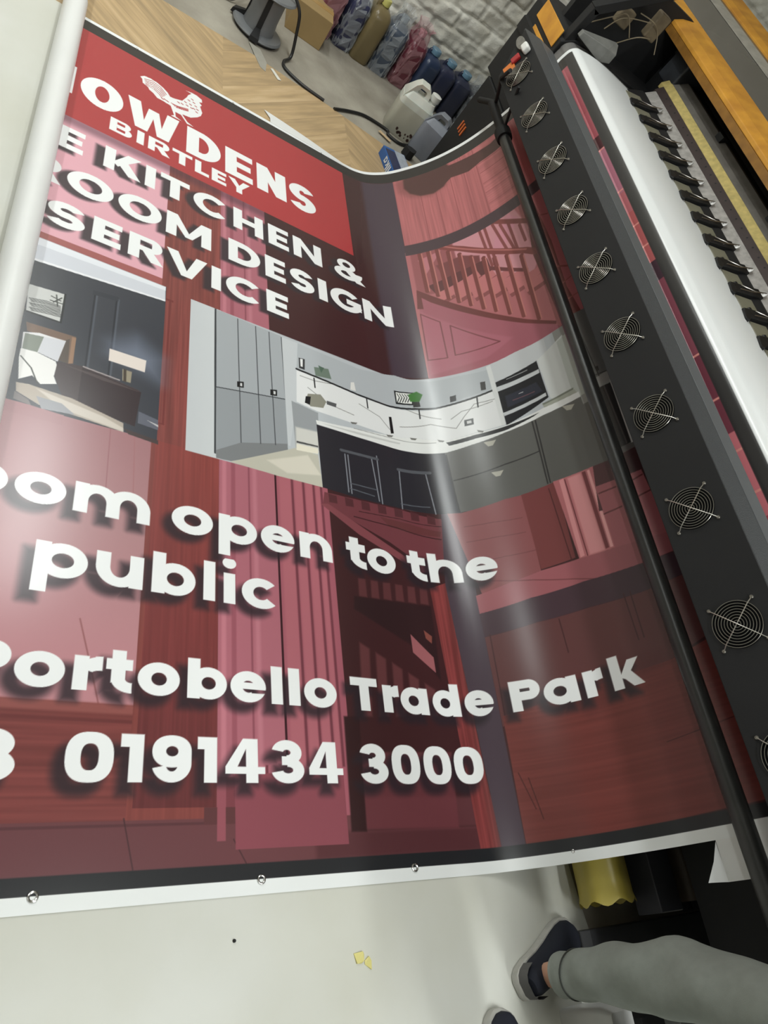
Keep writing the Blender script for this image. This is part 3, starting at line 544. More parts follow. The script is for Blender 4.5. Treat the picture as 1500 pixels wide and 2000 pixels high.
('p',(206,204,198),0.012,1,0,0,[(1.018,1.558),(1.111,1.567),(1.108,1.475),(1.015,1.465)]),
('p',(80,80,80),0,1,0,0,[(1.019,1.497),(1.106,1.503),(1.106,1.496),(1.018,1.488)]),
('p',(228,222,205),0,1,0,0,[(1.018,1.483),(1.105,1.49),(1.103,1.466),(1.016,1.456)]),
('p',(226,226,226),0,1,0,0,[(1.038,1.835),(1.177,1.829),(1.318,1.817),(1.466,1.815),(1.673,1.825),(1.796,1.846),(1.917,1.852),(1.935,1.675),(1.814,1.676),(1.691,1.662),(1.576,1.681),(1.445,1.664),(1.277,1.665),(1.118,1.665),(1.029,1.677)]),
('l',(120,118,116),0.004,0,0.7,[(1.052,1.813),(1.112,1.813),(1.2,1.831)]),
('l',(120,118,116),0.004,0,0.7,[(1.082,1.767),(1.167,1.721),(1.281,1.708)]),
('l',(120,118,116),0.004,0,0.7,[(1.54,1.826),(1.625,1.792),(1.687,1.773)]),
('l',(120,118,116),0.004,0,0.7,[(1.502,1.725),(1.641,1.751),(1.741,1.715),(1.782,1.765),(1.834,1.817),(1.92,1.812)]),
('l',(120,118,116),0.004,0,0.7,[(1.313,1.776),(1.407,1.746),(1.45,1.697)]),
('l',(120,118,116),0.004,0,0.7,[(1.728,1.765),(1.776,1.794),(1.908,1.804)]),
('l',(40,40,42),0.009,0,1,[(1.038,1.841),(1.177,1.834),(1.318,1.823),(1.467,1.821),(1.587,1.832),(1.674,1.831),(1.784,1.843),(1.918,1.857)]),
('l',(46,46,48),0.006,0,1,[(1.113,1.826),(1.114,1.78)]),
('l',(46,46,48),0.006,0,1,[(1.354,1.819),(1.354,1.771)]),
('l',(46,46,48),0.006,0,1,[(1.602,1.83),(1.6,1.782)]),
('l',(46,46,48),0.006,0,1,[(1.85,1.844),(1.846,1.797)]),
('p',(140,138,126),0,1,0,0,[(1.08,1.736),(1.136,1.754),(1.159,1.727),(1.143,1.691),(1.087,1.678),(1.069,1.7)]),
('p',(34,34,36),0,1,0,0,[(1.07,1.72),(1.092,1.726),(1.085,1.684),(1.064,1.686)]),
('p',(90,90,92),0,1,0,0,[(1.162,1.734),(1.205,1.735),(1.201,1.716),(1.16,1.715)]),
('p',(60,62,64),0,1,0,0,[(1.779,1.748),(1.817,1.748),(1.814,1.717),(1.776,1.717)]),
('p',(200,200,200),0,1,0,0,[(1.788,1.74),(1.807,1.74),(1.807,1.727),(1.788,1.727)]),
('p',(30,30,32),0,1,0,0,[(1.454,1.763),(1.467,1.765),(1.467,1.682),(1.452,1.677)]),
('p',(60,60,62),0,1,0,0,[(1.051,1.904),(1.078,1.908),(1.074,1.851),(1.05,1.851)]),
('p',(230,230,230),0,1,0,0,[(1.057,1.901),(1.069,1.904),(1.066,1.863),(1.057,1.862)]),
('p',(110,124,112),0.004,1,0,0,[(1.117,1.885),(1.183,1.903),(1.193,1.854),(1.121,1.842)]),
('p',(84,104,90),0,1,0,0,[(1.137,1.902),(1.164,1.9),(1.148,1.867)]),
('p',(222,220,216),0,1,0,0,[(1.285,1.876),(1.301,1.883),(1.305,1.839),(1.279,1.836)]),
('p',(40,42,44),0,1,0,0,[(1.5,1.916),(1.59,1.92),(1.58,1.851),(1.5,1.844)]),
('p',(226,226,222),0,1,0,0,[(1.507,1.909),(1.583,1.914),(1.575,1.858),(1.506,1.854)]),
('l',(50,50,52),0.004,0,1,[(1.513,1.902),(1.522,1.883),(1.509,1.855)]),
('l',(50,50,52),0.004,0,1,[(1.525,1.904),(1.534,1.885),(1.521,1.858)]),
('l',(50,50,52),0.004,0,1,[(1.537,1.904),(1.546,1.887),(1.533,1.86)]),
('l',(50,50,52),0.004,0,1,[(1.549,1.905),(1.558,1.889),(1.545,1.862)]),
('l',(50,50,52),0.004,0,1,[(1.56,1.905),(1.57,1.891),(1.557,1.864)]),
('p',(70,120,60),0.004,1,0,0,[(1.565,1.907),(1.605,1.926),(1.629,1.909),(1.61,1.871),(1.569,1.869)]),
('p',(60,60,60),0,1,0,0,[(1.579,1.87),(1.61,1.871),(1.611,1.844),(1.579,1.84)]),
('p',(60,58,58),0,1,0,0,[(1.877,1.917),(1.898,1.914),(1.894,1.872),(1.873,1.874)]),
('p',(50,50,52),0,1,0,0,[(1.741,1.881),(1.767,1.883),(1.764,1.853),(1.738,1.851)]),
('p',(196,198,200),0,1,0,0,[(1.918,1.99),(2.048,1.999),(2.179,1.989),(2.174,1.833),(2.055,1.851),(1.935,1.855)]),
('p',(214,215,214),0,1,0,0,[(1.916,1.985),(1.935,1.988),(1.939,1.829),(1.942,1.677),(1.921,1.676),(1.919,1.827)]),
('p',(28,28,34),0,1,0,0,[(1.938,1.891),(2.124,1.904),(2.13,1.711),(1.94,1.668)]),
('p',(196,198,200),0,1,0,0,[(1.937,1.865),(2.123,1.861),(2.123,1.842),(1.939,1.842)]),
('p',(196,198,200),0,1,0,0,[(1.938,1.731),(2.124,1.738),(2.124,1.722),(1.941,1.714)]),
('p',(44,46,58),0.008,1,0,0,[(1.963,1.807),(2.098,1.807),(2.114,1.752),(1.962,1.749)]),
('l',(190,190,190),0.003,0,1,[(2.02,1.792),(2.037,1.791)]),
('l',(120,80,86),0.003,0,1,[(1.989,1.773),(2.082,1.768)]),
('l',(170,170,170),0.003,0,1,[(1.986,1.885),(2.077,1.884)]),
('p',(206,208,206),0,1,0,0,[(2.129,1.906),(2.256,1.953),(2.251,1.793),(2.247,1.641),(2.18,1.642),(2.136,1.705)]),
('p',(184,188,182),0.004,1,0,0,[(2.225,1.934),(2.277,1.951),(2.272,1.791),(2.268,1.64),(2.225,1.643),(2.225,1.785)]),
('p',(166,168,156),0,1,0,0,[(2.098,1.697),(2.236,1.682),(2.245,1.65),(2.102,1.669)]),
('p',(120,124,112),0,1,0,0,[(2.098,1.697),(2.234,1.693),(2.232,1.684),(2.102,1.689)]),
('p',(228,228,226),0,1,0,0,[(1.106,1.62),(1.204,1.631),(1.445,1.664),(1.576,1.681),(1.691,1.662),(1.813,1.674),(1.934,1.67),(2.099,1.676),(2.248,1.663),(2.25,1.637),(2.091,1.645),(1.927,1.638),(1.788,1.622),(1.677,1.604),(1.531,1.606),(1.34,1.604),(1.109,1.602)]),
('p',(200,200,198),0,1,0,0,[(1.114,1.613),(1.296,1.629),(1.49,1.642),(1.489,1.634),(1.295,1.618)]),
('l',(150,150,148),0.003,0,1,[(1.274,1.641),(1.444,1.654),(1.648,1.657)]),
('p',(42,42,44),0,1,0,0,[(1.689,1.653),(1.812,1.666),(1.933,1.666),(2.079,1.666),(2.051,1.659),(1.929,1.647),(1.815,1.648),(1.699,1.636)]),
('p',(110,108,104),0,1,0,0,[(1.261,1.668),(1.294,1.675),(1.286,1.665),(1.267,1.66)]),
('p',(110,108,104),0,1,0,0,[(1.428,1.664),(1.463,1.67),(1.454,1.66),(1.434,1.656)]),
('p',(110,108,104),0,1,0,0,[(1.54,1.678),(1.571,1.678),(1.563,1.669),(1.545,1.669)]),
('p',(110,108,104),0,1,0,0,[(1.656,1.672),(1.685,1.663),(1.677,1.657),(1.661,1.661)]),
('p',(110,108,104),0,1,0,0,[(1.821,1.687),(1.848,1.674),(1.841,1.668),(1.825,1.675)]),
('p',(44,42,48),0,1,0,0,[(1.107,1.601),(1.34,1.604),(1.531,1.606),(1.677,1.604),(1.692,1.46),(1.706,1.324),(1.597,1.325),(1.489,1.328),(1.26,1.321),(1.111,1.327),(1.109,1.46)]),
('p',(96,95,92),0,1,0,0,[(1.677,1.604),(1.788,1.622),(1.927,1.638),(2.091,1.645),(2.25,1.637),(2.255,1.477),(2.261,1.327),(2.155,1.341),(2.049,1.349),(1.868,1.349),(1.693,1.325),(1.685,1.461)]),
('l',(52,50,50),0.006,0,1,[(1.68,1.593),(1.684,1.459),(1.688,1.331)]),
('l',(52,50,50),0.006,0,1,[(2.041,1.639),(2.039,1.493),(2.036,1.354)]),
('l',(52,50,50),0.006,0,1,[(2.054,1.637),(2.05,1.492),(2.046,1.354)]),
('l',(50,48,48),0.005,0,1,[(1.691,1.47),(1.898,1.496),(2.038,1.5)]),
('p',(176,172,160),0,1,0,0,[(1.836,1.621),(1.886,1.618),(1.869,1.596),(1.85,1.597)]),
('p',(176,172,160),0,1,0,0,[(1.839,1.476),(1.887,1.473),(1.871,1.452),(1.853,1.453)]),
('p',(176,172,160),0,1,0,0,[(2.17,1.641),(2.219,1.622),(2.201,1.606),(2.183,1.613)]),
('l',(132,134,142),0.005,0,1,[(1.219,1.503),(1.219,1.338)]),
('l',(132,134,142),0.005,0,1,[(1.232,1.503),(1.232,1.335)]),
('l',(132,134,142),0.005,0,1,[(1.339,1.525),(1.351,1.334)]),
('l',(132,134,142),0.005,0,1,[(1.365,1.54),(1.364,1.326)]),
('l',(132,134,142),0.005,0,1,[(1.465,1.503),(1.454,1.327)]),
('l',(132,134,142),0.005,0,1,[(1.583,1.505),(1.597,1.325)]),
('l',(86,88,94),0.012,0,1,[(1.204,1.517),(1.368,1.526)]),
('l',(86,88,94),0.014,0,1,[(1.461,1.506),(1.601,1.513)]),
('l',(92,96,104),0.004,0,1,[(1.227,1.355),(1.331,1.35)]),
('l',(92,96,104),0.004,0,1,[(1.232,1.378),(1.346,1.381)]),
('l',(92,96,104),0.004,0,1,[(1.451,1.348),(1.577,1.354)]),
('p',(100,102,100),0,1,0,0,[(2.296,2.02),(2.375,2.004),(2.383,1.836),(2.39,1.679),(2.324,1.677),(2.31,1.843)]),
('l',(50,50,50),0.004,0,1,[(2.317,2.009),(2.33,1.837),(2.341,1.677)]),
('l',(56,56,54),0.004,0,1,[(2.306,1.694),(2.38,1.676)]),
('p',(30,30,30),0,1,0,0,[(2.337,1.723),(2.348,1.72),(2.348,1.699),(2.338,1.702)]),
('p',(150,152,148),0,1,0,0,[(2.309,1.642),(2.373,1.636),(2.372,1.622),(2.31,1.631)]),
('p',(40,40,40),0,1,0,0,[(2.31,1.631),(2.372,1.622),(2.376,1.483),(2.38,1.351),(2.31,1.354),(2.31,1.489)]),
('p',(206,206,204),0,1,0,0,[(2.373,1.636),(2.383,1.614),(2.384,1.477),(2.385,1.348),(2.371,1.348),(2.372,1.488)]),
('l',(80,78,76),0.006,0,1,[(2.346,1.621),(2.351,1.485),(2.356,1.357)]),
('p',(140,82,84),0,1,0,0,[(1.641,1.326),(1.696,1.323),(1.868,1.347),(1.933,1.344),(1.933,1.182),(1.933,1.029),(1.823,1.01),(1.713,0.983),(1.679,1.15)]),
('l',(118,66,68),0.003,0,1,[(1.696,1.262),(1.805,1.262),(1.913,1.252)]),
('l',(118,66,68),0.003,0,1,[(1.694,1.197),(1.805,1.199),(1.913,1.191)]),
('l',(118,66,68),0.003,0,1,[(1.708,1.11),(1.821,1.115),(1.933,1.111)]),
('p',(118,62,62),0,1,0,0,[(1.929,1.345),(2.063,1.349),(2.062,1.187),(2.061,1.035),(1.934,1.033),(1.932,1.184)]),
('l',(80,40,42),0.004,0,1,[(2.034,1.332),(2.04,1.177),(2.046,1.031)]),
('p',(186,112,116),0,1,0,0,[(2.056,1.352),(2.214,1.338),(2.209,1.17),(2.204,1.013),(2.073,1.024),(2.065,1.183)]),
('p',(222,150,152),0.003,1,0,0,[(2.079,1.346),(2.096,1.347),(2.095,1.183),(2.094,1.03),(2.078,1.028),(2.078,1.182)]),
('p',(216,146,148),0.01,1,0,0,[(2.111,1.341),(2.164,1.337),(2.166,1.173),(2.168,1.02),(2.112,1.026),(2.111,1.179)]),
('p',(120,58,62),0.003,1,0,0,[(2.168,1.337),(2.182,1.335),(2.183,1.174),(2.184,1.023),(2.171,1.023),(2.169,1.175)]),
('p',(236,170,170),0.003,1,0,0,[(2.188,1.334),(2.198,1.333),(2.199,1.172),(2.199,1.02),(2.188,1.021),(2.188,1.173)]),
('l',(110,56,60),0.004,0,1,[(2.1,1.34),(2.102,1.178),(2.104,1.026)]),
('p',(84,48,52),0,1,0,0,[(2.214,1.338),(2.294,1.328),(2.292,1.14),(2.187,1.163)]),
('p',(168,98,104),0,1,0,0,[(2.199,1.258),(2.372,1.235),(2.382,1.105),(2.391,0.982),(2.299,0.996),(2.203,1.01),(2.202,1.134)]),
('l',(108,56,60),0.006,0,1,[(2.206,1.227),(2.269,1.221)]),
('l',(108,56,60),0.006,0,1,[(2.202,1.145),(2.268,1.142)]),
('l',(108,56,60),0.006,0,1,[(2.31,1.213),(2.369,1.216)]),
('l',(108,56,60),0.006,0,1,[(2.316,1.148),(2.378,1.149)]),
('p',(158,92,98),0,1,0,0,[(1.69,0.981),(1.812,1.01),(1.933,1.029),(2.069,1.027),(2.204,1.013),(2.3,0.999),(2.392,0.985),(2.39,0.918),(2.252,0.925),(2.066,0.941),(1.879,0.938),(1.691,0.912)]),
('l',(120,66,70),0.004,0,1,[(1.758,1.03),(1.899,1.002),(2.037,0.962),(2.173,0.912)]),
('p',(70,50,58),0,1,0,0,[(1.689,0.912),(1.878,0.939),(2.066,0.942),(2.252,0.925),(2.392,0.915),(2.399,0.836),(2.241,0.833),(2.059,0.849),(1.877,0.848),(1.693,0.826)]),
('p',(96,58,58),0,1,0,0,[(1.693,0.825),(1.877,0.847),(2.059,0.848),(2.241,0.833),(2.402,0.835),(2.398,0.733),(2.393,0.635),(2.26,0.601),(2.118,0.593),(1.977,0.578),(1.836,0.553),(1.695,0.52),(1.694,0.668)]),
('l',(70,40,42),0.004,0,1,[(1.712,0.833),(1.711,0.688),(1.709,0.552)]),
('l',(70,40,42),0.004,0,1,[(1.952,0.84),(1.955,0.721)]),
('l',(70,40,42),0.004,0,1,[(2.183,0.852),(2.187,0.692)]),
('l',(70,40,42),0.004,0,1,[(2.206,0.85),(2.206,0.694)]),
('p',(116,58,54),0,1,0.08,1,[(1.701,0.553),(1.831,0.575),(1.959,0.59),(2.11,0.6),(2.26,0.601),(2.398,0.625),(2.401,0.499),(2.403,0.38),(2.406,0.268),(2.399,0.18),(2.324,0.178),(2.244,0.177),(2.102,0.173),(1.958,0.167),(1.829,0.169),(1.697,0.169),(1.698,0.29),(1.7,0.417)]),
('p',(90,46,46),0.05,0.5,0,0,[(1.852,0.631),(1.983,0.641),(2.116,0.643),(2.247,0.638),(2.252,0.604),(2.11,0.559),(1.97,0.506)]),
('l',(80,38,38),0.003,0,1,[(2.177,0.379),(2.282,0.388),(2.383,0.397)]),
('l',(78,38,38),0.003,0,1,[(1.715,0.375),(1.747,0.266)]),
('l',(78,38,38),0.003,0,1,[(1.743,0.356),(1.763,0.235)]),
('p',(168,88,96),0,1,0,0,[(2.56,2.97),(2.72,2.97),(2.72,3.33),(2.56,3.33)]),
('p',(170,90,98),0,1,0,0,[(2.56,2.78),(2.72,2.78),(2.72,2.96),(2.56,2.96)]),
('p',(84,52,54),0,1,0,0,[(2.56,2.7),(2.72,2.7),(2.72,2.78),(2.56,2.78)]),
('p',(182,116,132),0,1,0,0,[(2.56,2.4),(2.72,2.4),(2.72,2.7),(2.56,2.7)]),
('p',(186,108,114),0,1,0,0,[(2.56,2.28),(2.72,2.28),(2.72,2.4),(2.56,2.4)]),
('p',(184,98,98),0,1,0,0,[(2.56,1.995),(2.72,1.995),(2.72,2.28),(2.56,2.28)]),
('p',(74,54,62),0,1,0,0,[(2.56,1.9),(2.72,1.9),(2.72,1.995),(2.56,1.995)]),
('p',(138,76,88),0,1,0,0,[(2.56,1.53),(2.72,1.53),(2.72,1.9),(2.56,1.9)]),
('p',(120,62,74),0,1,0,0,[(2.56,1.2),(2.72,1.2),(2.72,1.53),(2.56,1.53)]),
('p',(206,118,126),0,1,0,0,[(2.56,0.9),(2.72,0.9),(2.72,1.2),(2.56,1.2)]),
('p',(168,78,88),0,1,0,0,[(2.56,0.55),(2.72,0.55),(2.72,0.9),(2.56,0.9)]),
('p',(150,66,66),0,1,0,0,[(2.56,0.172),(2.72,0.172),(2.72,0.55),(2.56,0.55)]),
('p',(226,150,140),0,1,0,0,[(2.56,2.69),(2.72,2.69),(2.72,2.698),(2.56,2.698)]),
('p',(226,150,140),0,1,0,0,[(2.56,2.41),(2.72,2.41),(2.72,2.418),(2.56,2.418)]),
('p',(226,150,140),0,1,0,0,[(2.56,2.2),(2.72,2.2),(2.72,2.208),(2.56,2.208)]),
('p',(226,150,140),0,1,0,0,[(2.56,2.08),(2.72,2.08),(2.72,2.088),(2.56,2.088)]),
('p',(226,150,140),0,1,0,0,[(2.56,1.52),(2.72,1.52),(2.72,1.528),(2.56,1.528)]),
('p',(226,150,140),0,1,0,0,[(2.56,1.33),(2.72,1.33),(2.72,1.338),(2.56,1.338)]),
('p',(226,150,140),0,1,0,0,[(2.56,1.13),(2.72,1.13),(2.72,1.138),(2.56,1.138)]),
('p',(226,150,140),0,1,0,0,[(2.56,0.98),(2.72,0.98),(2.72,0.988),(2.56,0.988)]),
('p',(226,150,140),0,1,0,0,[(2.56,0.8),(2.72,0.8),(2.72,0.808),(2.56,0.808)]),
('p',(170,58,61),0,1,0,0,[(0,2.697),(1.389,2.697),(1.389,3.335),(0,3.335)]),
('p',(70,44,58),0.05,0.5,0,0,[(0,2.655),(0.94,2.655),(0.94,2.71),(0,2.71)]),
('p',(170,58,61),0,1,0,0,[(0,2.697),(1.389,2.697),(1.389,3.335),(0,3.335)]),
('p',(46,42,41),0,1,0,0,[(0,3.334),(2.72,3.334),(2.72,3.407),(0,3.407)]),
('p',(37,38,41),0,1,0,0,[(0,0.139),(2.72,0.139),(2.72,0.174),(0,0.174)]),
('p',(50,48,48),0,1,0,0,[(2.682,0.139),(2.728,0.139),(2.728,3.407),(2.682,3.407)]),
('p',(234,236,236),0,1,0,0,[(0,3.405),(2.73,3.405),(2.73,3.5),(0,3.5)]),
('p',(232,234,233),0,1,0,0,[(0,0),(2.73,0),(2.73,0.139),(0,0.139)]),
('p',(234,236,236),0,1,0,0,[(2.727,0),(3.4,0),(3.4,3.5),(2.727,3.5)]),
('p',(236,236,236),0,1,0,0,[(0.366,3.209),(0.383,3.23),(0.409,3.235),(0.438,3.231),(0.465,3.217),(0.485,3.199),(0.497,3.178),(0.516,3.182),(0.55,3.198),(0.569,3.244),(0.575,3.267),(0.59,3.292),(0.564,3.293),(0.59,3.3),(0.613,3.301),(0.638,3.289),(0.64,3.267),(0.626,3.258),(0.639,3.242),(0.631,3.228),(0.642,3.187),(0.636,3.158),(0.621,3.134),(0.591,3.104),(0.553,3.095),(0.577,3.059),(0.604,3.047),(0.576,3.044),(0.548,3.087),(0.523,3.087),(0.526,3.054),(0.555,3.042),(0.506,3.044),(0.519,3.057),(0.502,3.113),(0.466,3.118),(0.444,3.117),(0.425,3.138),(0.408,3.147),(0.402,3.161),(0.379,3.172),(0.375,3.198)]),
('l',(170,58,61),0.004,0,1,[(0.385,3.208),(0.417,3.223),(0.454,3.21),(0.48,3.178)]),
('l',(170,58,61),0.004,0,1,[(0.387,3.198),(0.419,3.209),(0.454,3.196),(0.475,3.168)]),
('l',(170,58,61),0.004,0,1,[(0.389,3.189),(0.422,3.196),(0.453,3.182),(0.471,3.158)]),
('l',(170,58,61),0.004,0,1,[(0.391,3.179),(0.424,3.182),(0.452,3.167),(0.466,3.148)]),
('l',(170,58,61),0.004,0,1,[(0.393,3.17),(0.427,3.169),(0.451,3.153),(0.461,3.138)]),
('l',(170,58,61),0.004,0,1,[(0.503,3.136),(0.533,3.138),(0.578,3.158)]),
('l',(170,58,61),0.004,0,1,[(0.51,3.132),(0.54,3.136),(0.578,3.152)]),
('l',(170,58,61),0.004,0,1,[(0.518,3.127),(0.548,3.134),(0.578,3.147)]),
('l',(170,58,61),0.004,0,1,[(0.526,3.123),(0.556,3.132),(0.578,3.142)]),
('l',(170,58,61),0.006,0,1,[(0.531,3.171),(0.538,3.168)]),
('l',(170,58,61),0.006,0,1,[(0.547,3.175),(0.554,3.172)]),
('l',(170,58,61),0.006,0,1,[(0.561,3.202),(0.568,3.199)]),
('l',(170,58,61),0.006,0,1,[(0.576,3.23),(0.583,3.227)]),
('l',(170,58,61),0.006,0,1,[(0.591,3.251),(0.598,3.248)]),
('l',(170,58,61),0.006,0,1,[(0.599,3.232),(0.606,3.229)]),
('l',(170,58,61),0.006,0,1,[(0.584,3.204),(0.591,3.201)]),
('l',(170,58,61),0.006,0,1,[(0.569,3.183),(0.576,3.18)]),
('l',(170,58,61),0.006,0,1,[(0.608,3.212),(0.615,3.21)]),
('l',(170,58,61),0.006,0,1,[(0.616,3.193),(0.623,3.19)]),
('l',(170,58,61),0.006,0,1,[(0.6,3.185),(0.608,3.183)]),
('l',(170,58,61),0.006,0,1,[(0.589,3.181),(0.596,3.179)]),
('l',(170,58,61),0.006,0,1,[(0.613,3.17),(0.62,3.167)]),
('l',(170,58,61),0.006,0,1,[(0.462,3.134),(0.469,3.131)]),
('l',(170,58,61),0.006,0,1,[(0.473,3.138),(0.479,3.135)]),
('l',(170,58,61),0.006,0,1,[(0.484,3.135),(0.491,3.132)])]
draw(ART)
# ---- lettering: every letter drawn from rectangles, rings and strokes
def rc(x0, y0, x1, y1): return [(x0, y0), (x1, y0), (x1, y1), (x0, y1)]
def el(cx, cy, rx, ry, n=40): return [(cx + rx * math.cos(2 * PI * k / n), cy + ry * math.sin(2 * PI * k / n)) for k in range(n)]
def sup(cx, cy, rx, ry, e=2.6, n=44):
    f = lambda c: math.copysign(abs(c) ** (2 / e), c)
    return [(cx + rx * f(math.cos(2 * PI * k / n)), cy + ry * f(math.sin(2 * PI * k / n))) for k in range(n)]
def arc(cx, cy, rx, ry, t, a0, a1, n=22, ty=None):
    ty = ty or t; A = [math.radians(a0 + (a1 - a0) * k / n) for k in range(n + 1)]
    return [(cx + rx * math.cos(a), cy + ry * math.sin(a)) for a in A] + [(cx + (rx - t) * math.cos(a), cy + (ry - ty) * math.sin(a)) for a in A[::-1]]
def glyph(c, w, h, t, asc, desc):
    o = []; A = lambda p: o.append((1, p)); S = lambda p: o.append((0, p)); q = t * .75
    if c in 'oOQ': A(el(w/2, h/2, w/2, h/2 * 1.02)); S(el(w/2, h/2, w/2 - t, h/2 - q))
    elif c == '0': A(sup(w/2, h/2, w/2, h/2 * 1.02, 2.5)); S(sup(w/2, h/2, w/2 - t, h/2 - q, 2.5))
    elif c in 'pbda':
        right = c in 'da'; x0, x1 = (0, w - t * .2) if right else (t * .2, w)
        A(el((x0 + x1)/2, h/2, (x1 - x0)/2, h/2 * 1.02)); S(el((x0 + x1)/2, h/2, (x1 - x0)/2 - t * .92, h/2 - q))
        y0, y1 = {'p': (-desc, h), 'b': (0, asc), 'd': (0, asc), 'a': (0, h)}[c]; A(rc(w - t, y0, w, y1) if right else rc(0, y0, t, y1))
    elif c == 'u': A(arc(w/2, w/2*.9, w/2, w/2*.92, t, 180, 360, ty=q)); A(rc(0, w/2*.9 - .004, t, h)); A(rc(w - t, 0, w, h))
    elif c in 'nh': A(arc(w/2, h - w/2*.88, w/2, w/2*.9, t, 0, 180, ty=q)); A(rc(w - t, 0, w, h - w/2*.88 + .004)); A(rc(0, 0, t, asc if c == 'h' else h))
    elif c == 'm':
        k = (w + t) / 2
        for x in (0, w - k): A(arc(x + k/2, h - k/2*.9, k/2, k/2*.92, t, 0, 180, ty=q)); A(rc(x + k - t, 0, x + k, h - k/2*.9 + .003))
        A(rc(0, 0, t, h))
    elif c == 'r': A(rc(0, 0, t, h)); A(arc(w * .98, h - w * .62, w * .98 - t*.25, w * .62, w*.98 - t*1.1 if 0 else t, 92, 165, ty=t)); A([(w*.72, h), (w, h*1.02), (w, h - t), (w*.72, h - t)])
    elif c == 't': x = w * .2; A(rc(x, h*.28, x + t, asc)); A(rc(0, h - t*.82, w, h)); A(arc(w*.98, h*.42, w*.98 - x, h*.42, t, 180, 272, ty=q)); A(rc(w*.9, 0, w, q))
    elif c in 'cC':
        A(arc(w*.52, h/2, w*.52, h/2*1.02, t, 42, 318, 40, ty=q))
    elif c == 'G': A(arc(w*.52, h/2, w*.52, h/2*1.02, t, 42, 345, 40, ty=q)); A(rc(w*.52, h*.36, w*1.0, h*.36 + q)); A(rc(w - t, h*.2, w, h*.42))
    elif c == 'e': A(el(w/2, h/2, w/2, h/2*1.02)); S(el(w/2, h/2, w/2 - t, h/2 - q)); S([(w/2, h*.43), (w*1.1, h*.43), (w*1.1, h*.31), (w*.60, h*.29)]); A(rc(t*.5, h*.42, w*.985, h*.42 + q*.70))
    elif c in 'lI': A(rc(0, 0, w, asc if c == 'l' else h))
    elif c == 'i': A(rc(w*.03, 0, w*.97, h)); A(el(w/2, asc * 1.04, w*.56, w*.46))
    elif c == 'k': A(rc(0, 0, t, asc)); A([(t*.8, h*.42), (w*.62, h), (w*.99, h), (t*1.35, h*.30)]); A([(t*.9, h*.50), (t*1.7, h*.72), (w, 0), (w*.64, 0)])
    elif c in 'PRB':
        hb = {'P': .66, 'R': .62, 'B': .54}[c] * h; q = t * {'P': .82, 'R': .62, 'B': .56}[c]; r = hb / 2; y = h - r; w1 = w * (.97 if c == 'R' else (.93 if c == 'B' else 1))
        A(rc(0, 0, t, h)); A(rc(0, h - hb, w1 - r, h)); A(el(w1 - r*1.1, y, r*1.1, r)); S(rc(t, y - r + q, w1 - r, y + r - q)); S(el(w1 - r*1.1, y, r*1.1 - t*.95, r - q)); A(rc(0, 0, t, h))
        if c == 'R': A([(w*.36, hb*.72), (w*.70, hb*.72), (w*1.02, 0), (w*.66, 0)])
        if c == 'B':
            hb = .56 * h; r = hb / 2; A(rc(t, 0, w - r, q)); A(rc(t, hb - q, w - r, hb)); A(arc(w - r*1.1, r, r*1.1, r, t*.95, -90, 90, ty=q)); A(rc(t*.9, 0, w - r*1.05, q))
    elif c == 'T': A(rc(0, h - q, w, h)); A(rc(w/2 - t/2, 0, w/2 + t/2, h))
    elif c in 'EL':
        q = t * .72; A(rc(0, 0, t, h)); A(rc(0, 0, w, q))
        if c == 'E': A(rc(0, h - q, w, h)); A(rc(0, h/2 - q/2, w*.93, h/2 + q/2))
    elif c == 'H': A(rc(0, 0, t, h)); A(rc(w - t, 0, w, h)); A(rc(0, h/2 - q/2, w, h/2 + q/2))
    elif c == 'K': A(rc(0, 0, t, h)); A([(t*.8, h*.40), (w*.62, h), (w, h), (t*1.3, h*.26)]); A([(w*.30, h*.52), (w*.58, h*.70), (w*1.02, 0), (w*.68, 0)])
    elif c == 'N': A(rc(0, 0, t, h)); A(rc(w - t, 0, w, h)); A([(0, h), (t, h), (w, 0), (w - t, 0)])
    elif c == 'M': A(rc(0, 0, t, h)); A(rc(w - t, 0, w, h)); A([(0, h), (t*1.05, h), (w/2 + t*.35, h*.12), (w/2 - t*.35, h*.12)]); A([(w, h), (w - t*1.05, h), (w/2 - t*.35, h*.12), (w/2 + t*.35, h*.12)])
    elif c == 'V': A([(0, h), (t*1.1, h), (w/2, h*.26), (w - t*1.1, h), (w, h), (w/2 + t*.52, 0), (w/2 - t*.52, 0)])
    elif c == 'W': A([(0, h), (w*.24, h), (w*.33, h*.36), (w*.40, h*.88), (w*.60, h*.88), (w*.67, h*.36), (w*.76, h), (w, h), (w*.82, 0), (w*.59, 0), (w*.5, h*.56), (w*.41, 0), (w*.18, 0)])
    elif c == 'Y': A([(0, h), (t*1.15, h), (w/2, h*.6), (w - t*1.15, h), (w, h), (w/2 + t/2, h*.38), (w/2 + t/2, 0), (w/2 - t/2, 0), (w/2 - t/2, h*.38)])
    elif c == 'D': A([(0, 0), (w*.4, 0)] + [(w*.42 + w*.58 * math.cos(a), h/2 + h/2 * math.sin(a)) for a in np.linspace(-PI/2, PI/2, 26)] + [(w*.4, h), (0, h)]); S([(t, q), (w*.4, q)] + [(w*.42 + (w*.58 - t) * math.cos(a), h/2 + (h/2 - q) * math.sin(a)) for a in np.linspace(-PI/2, PI/2, 26)] + [(t, h - q)])
    elif c == 'S':
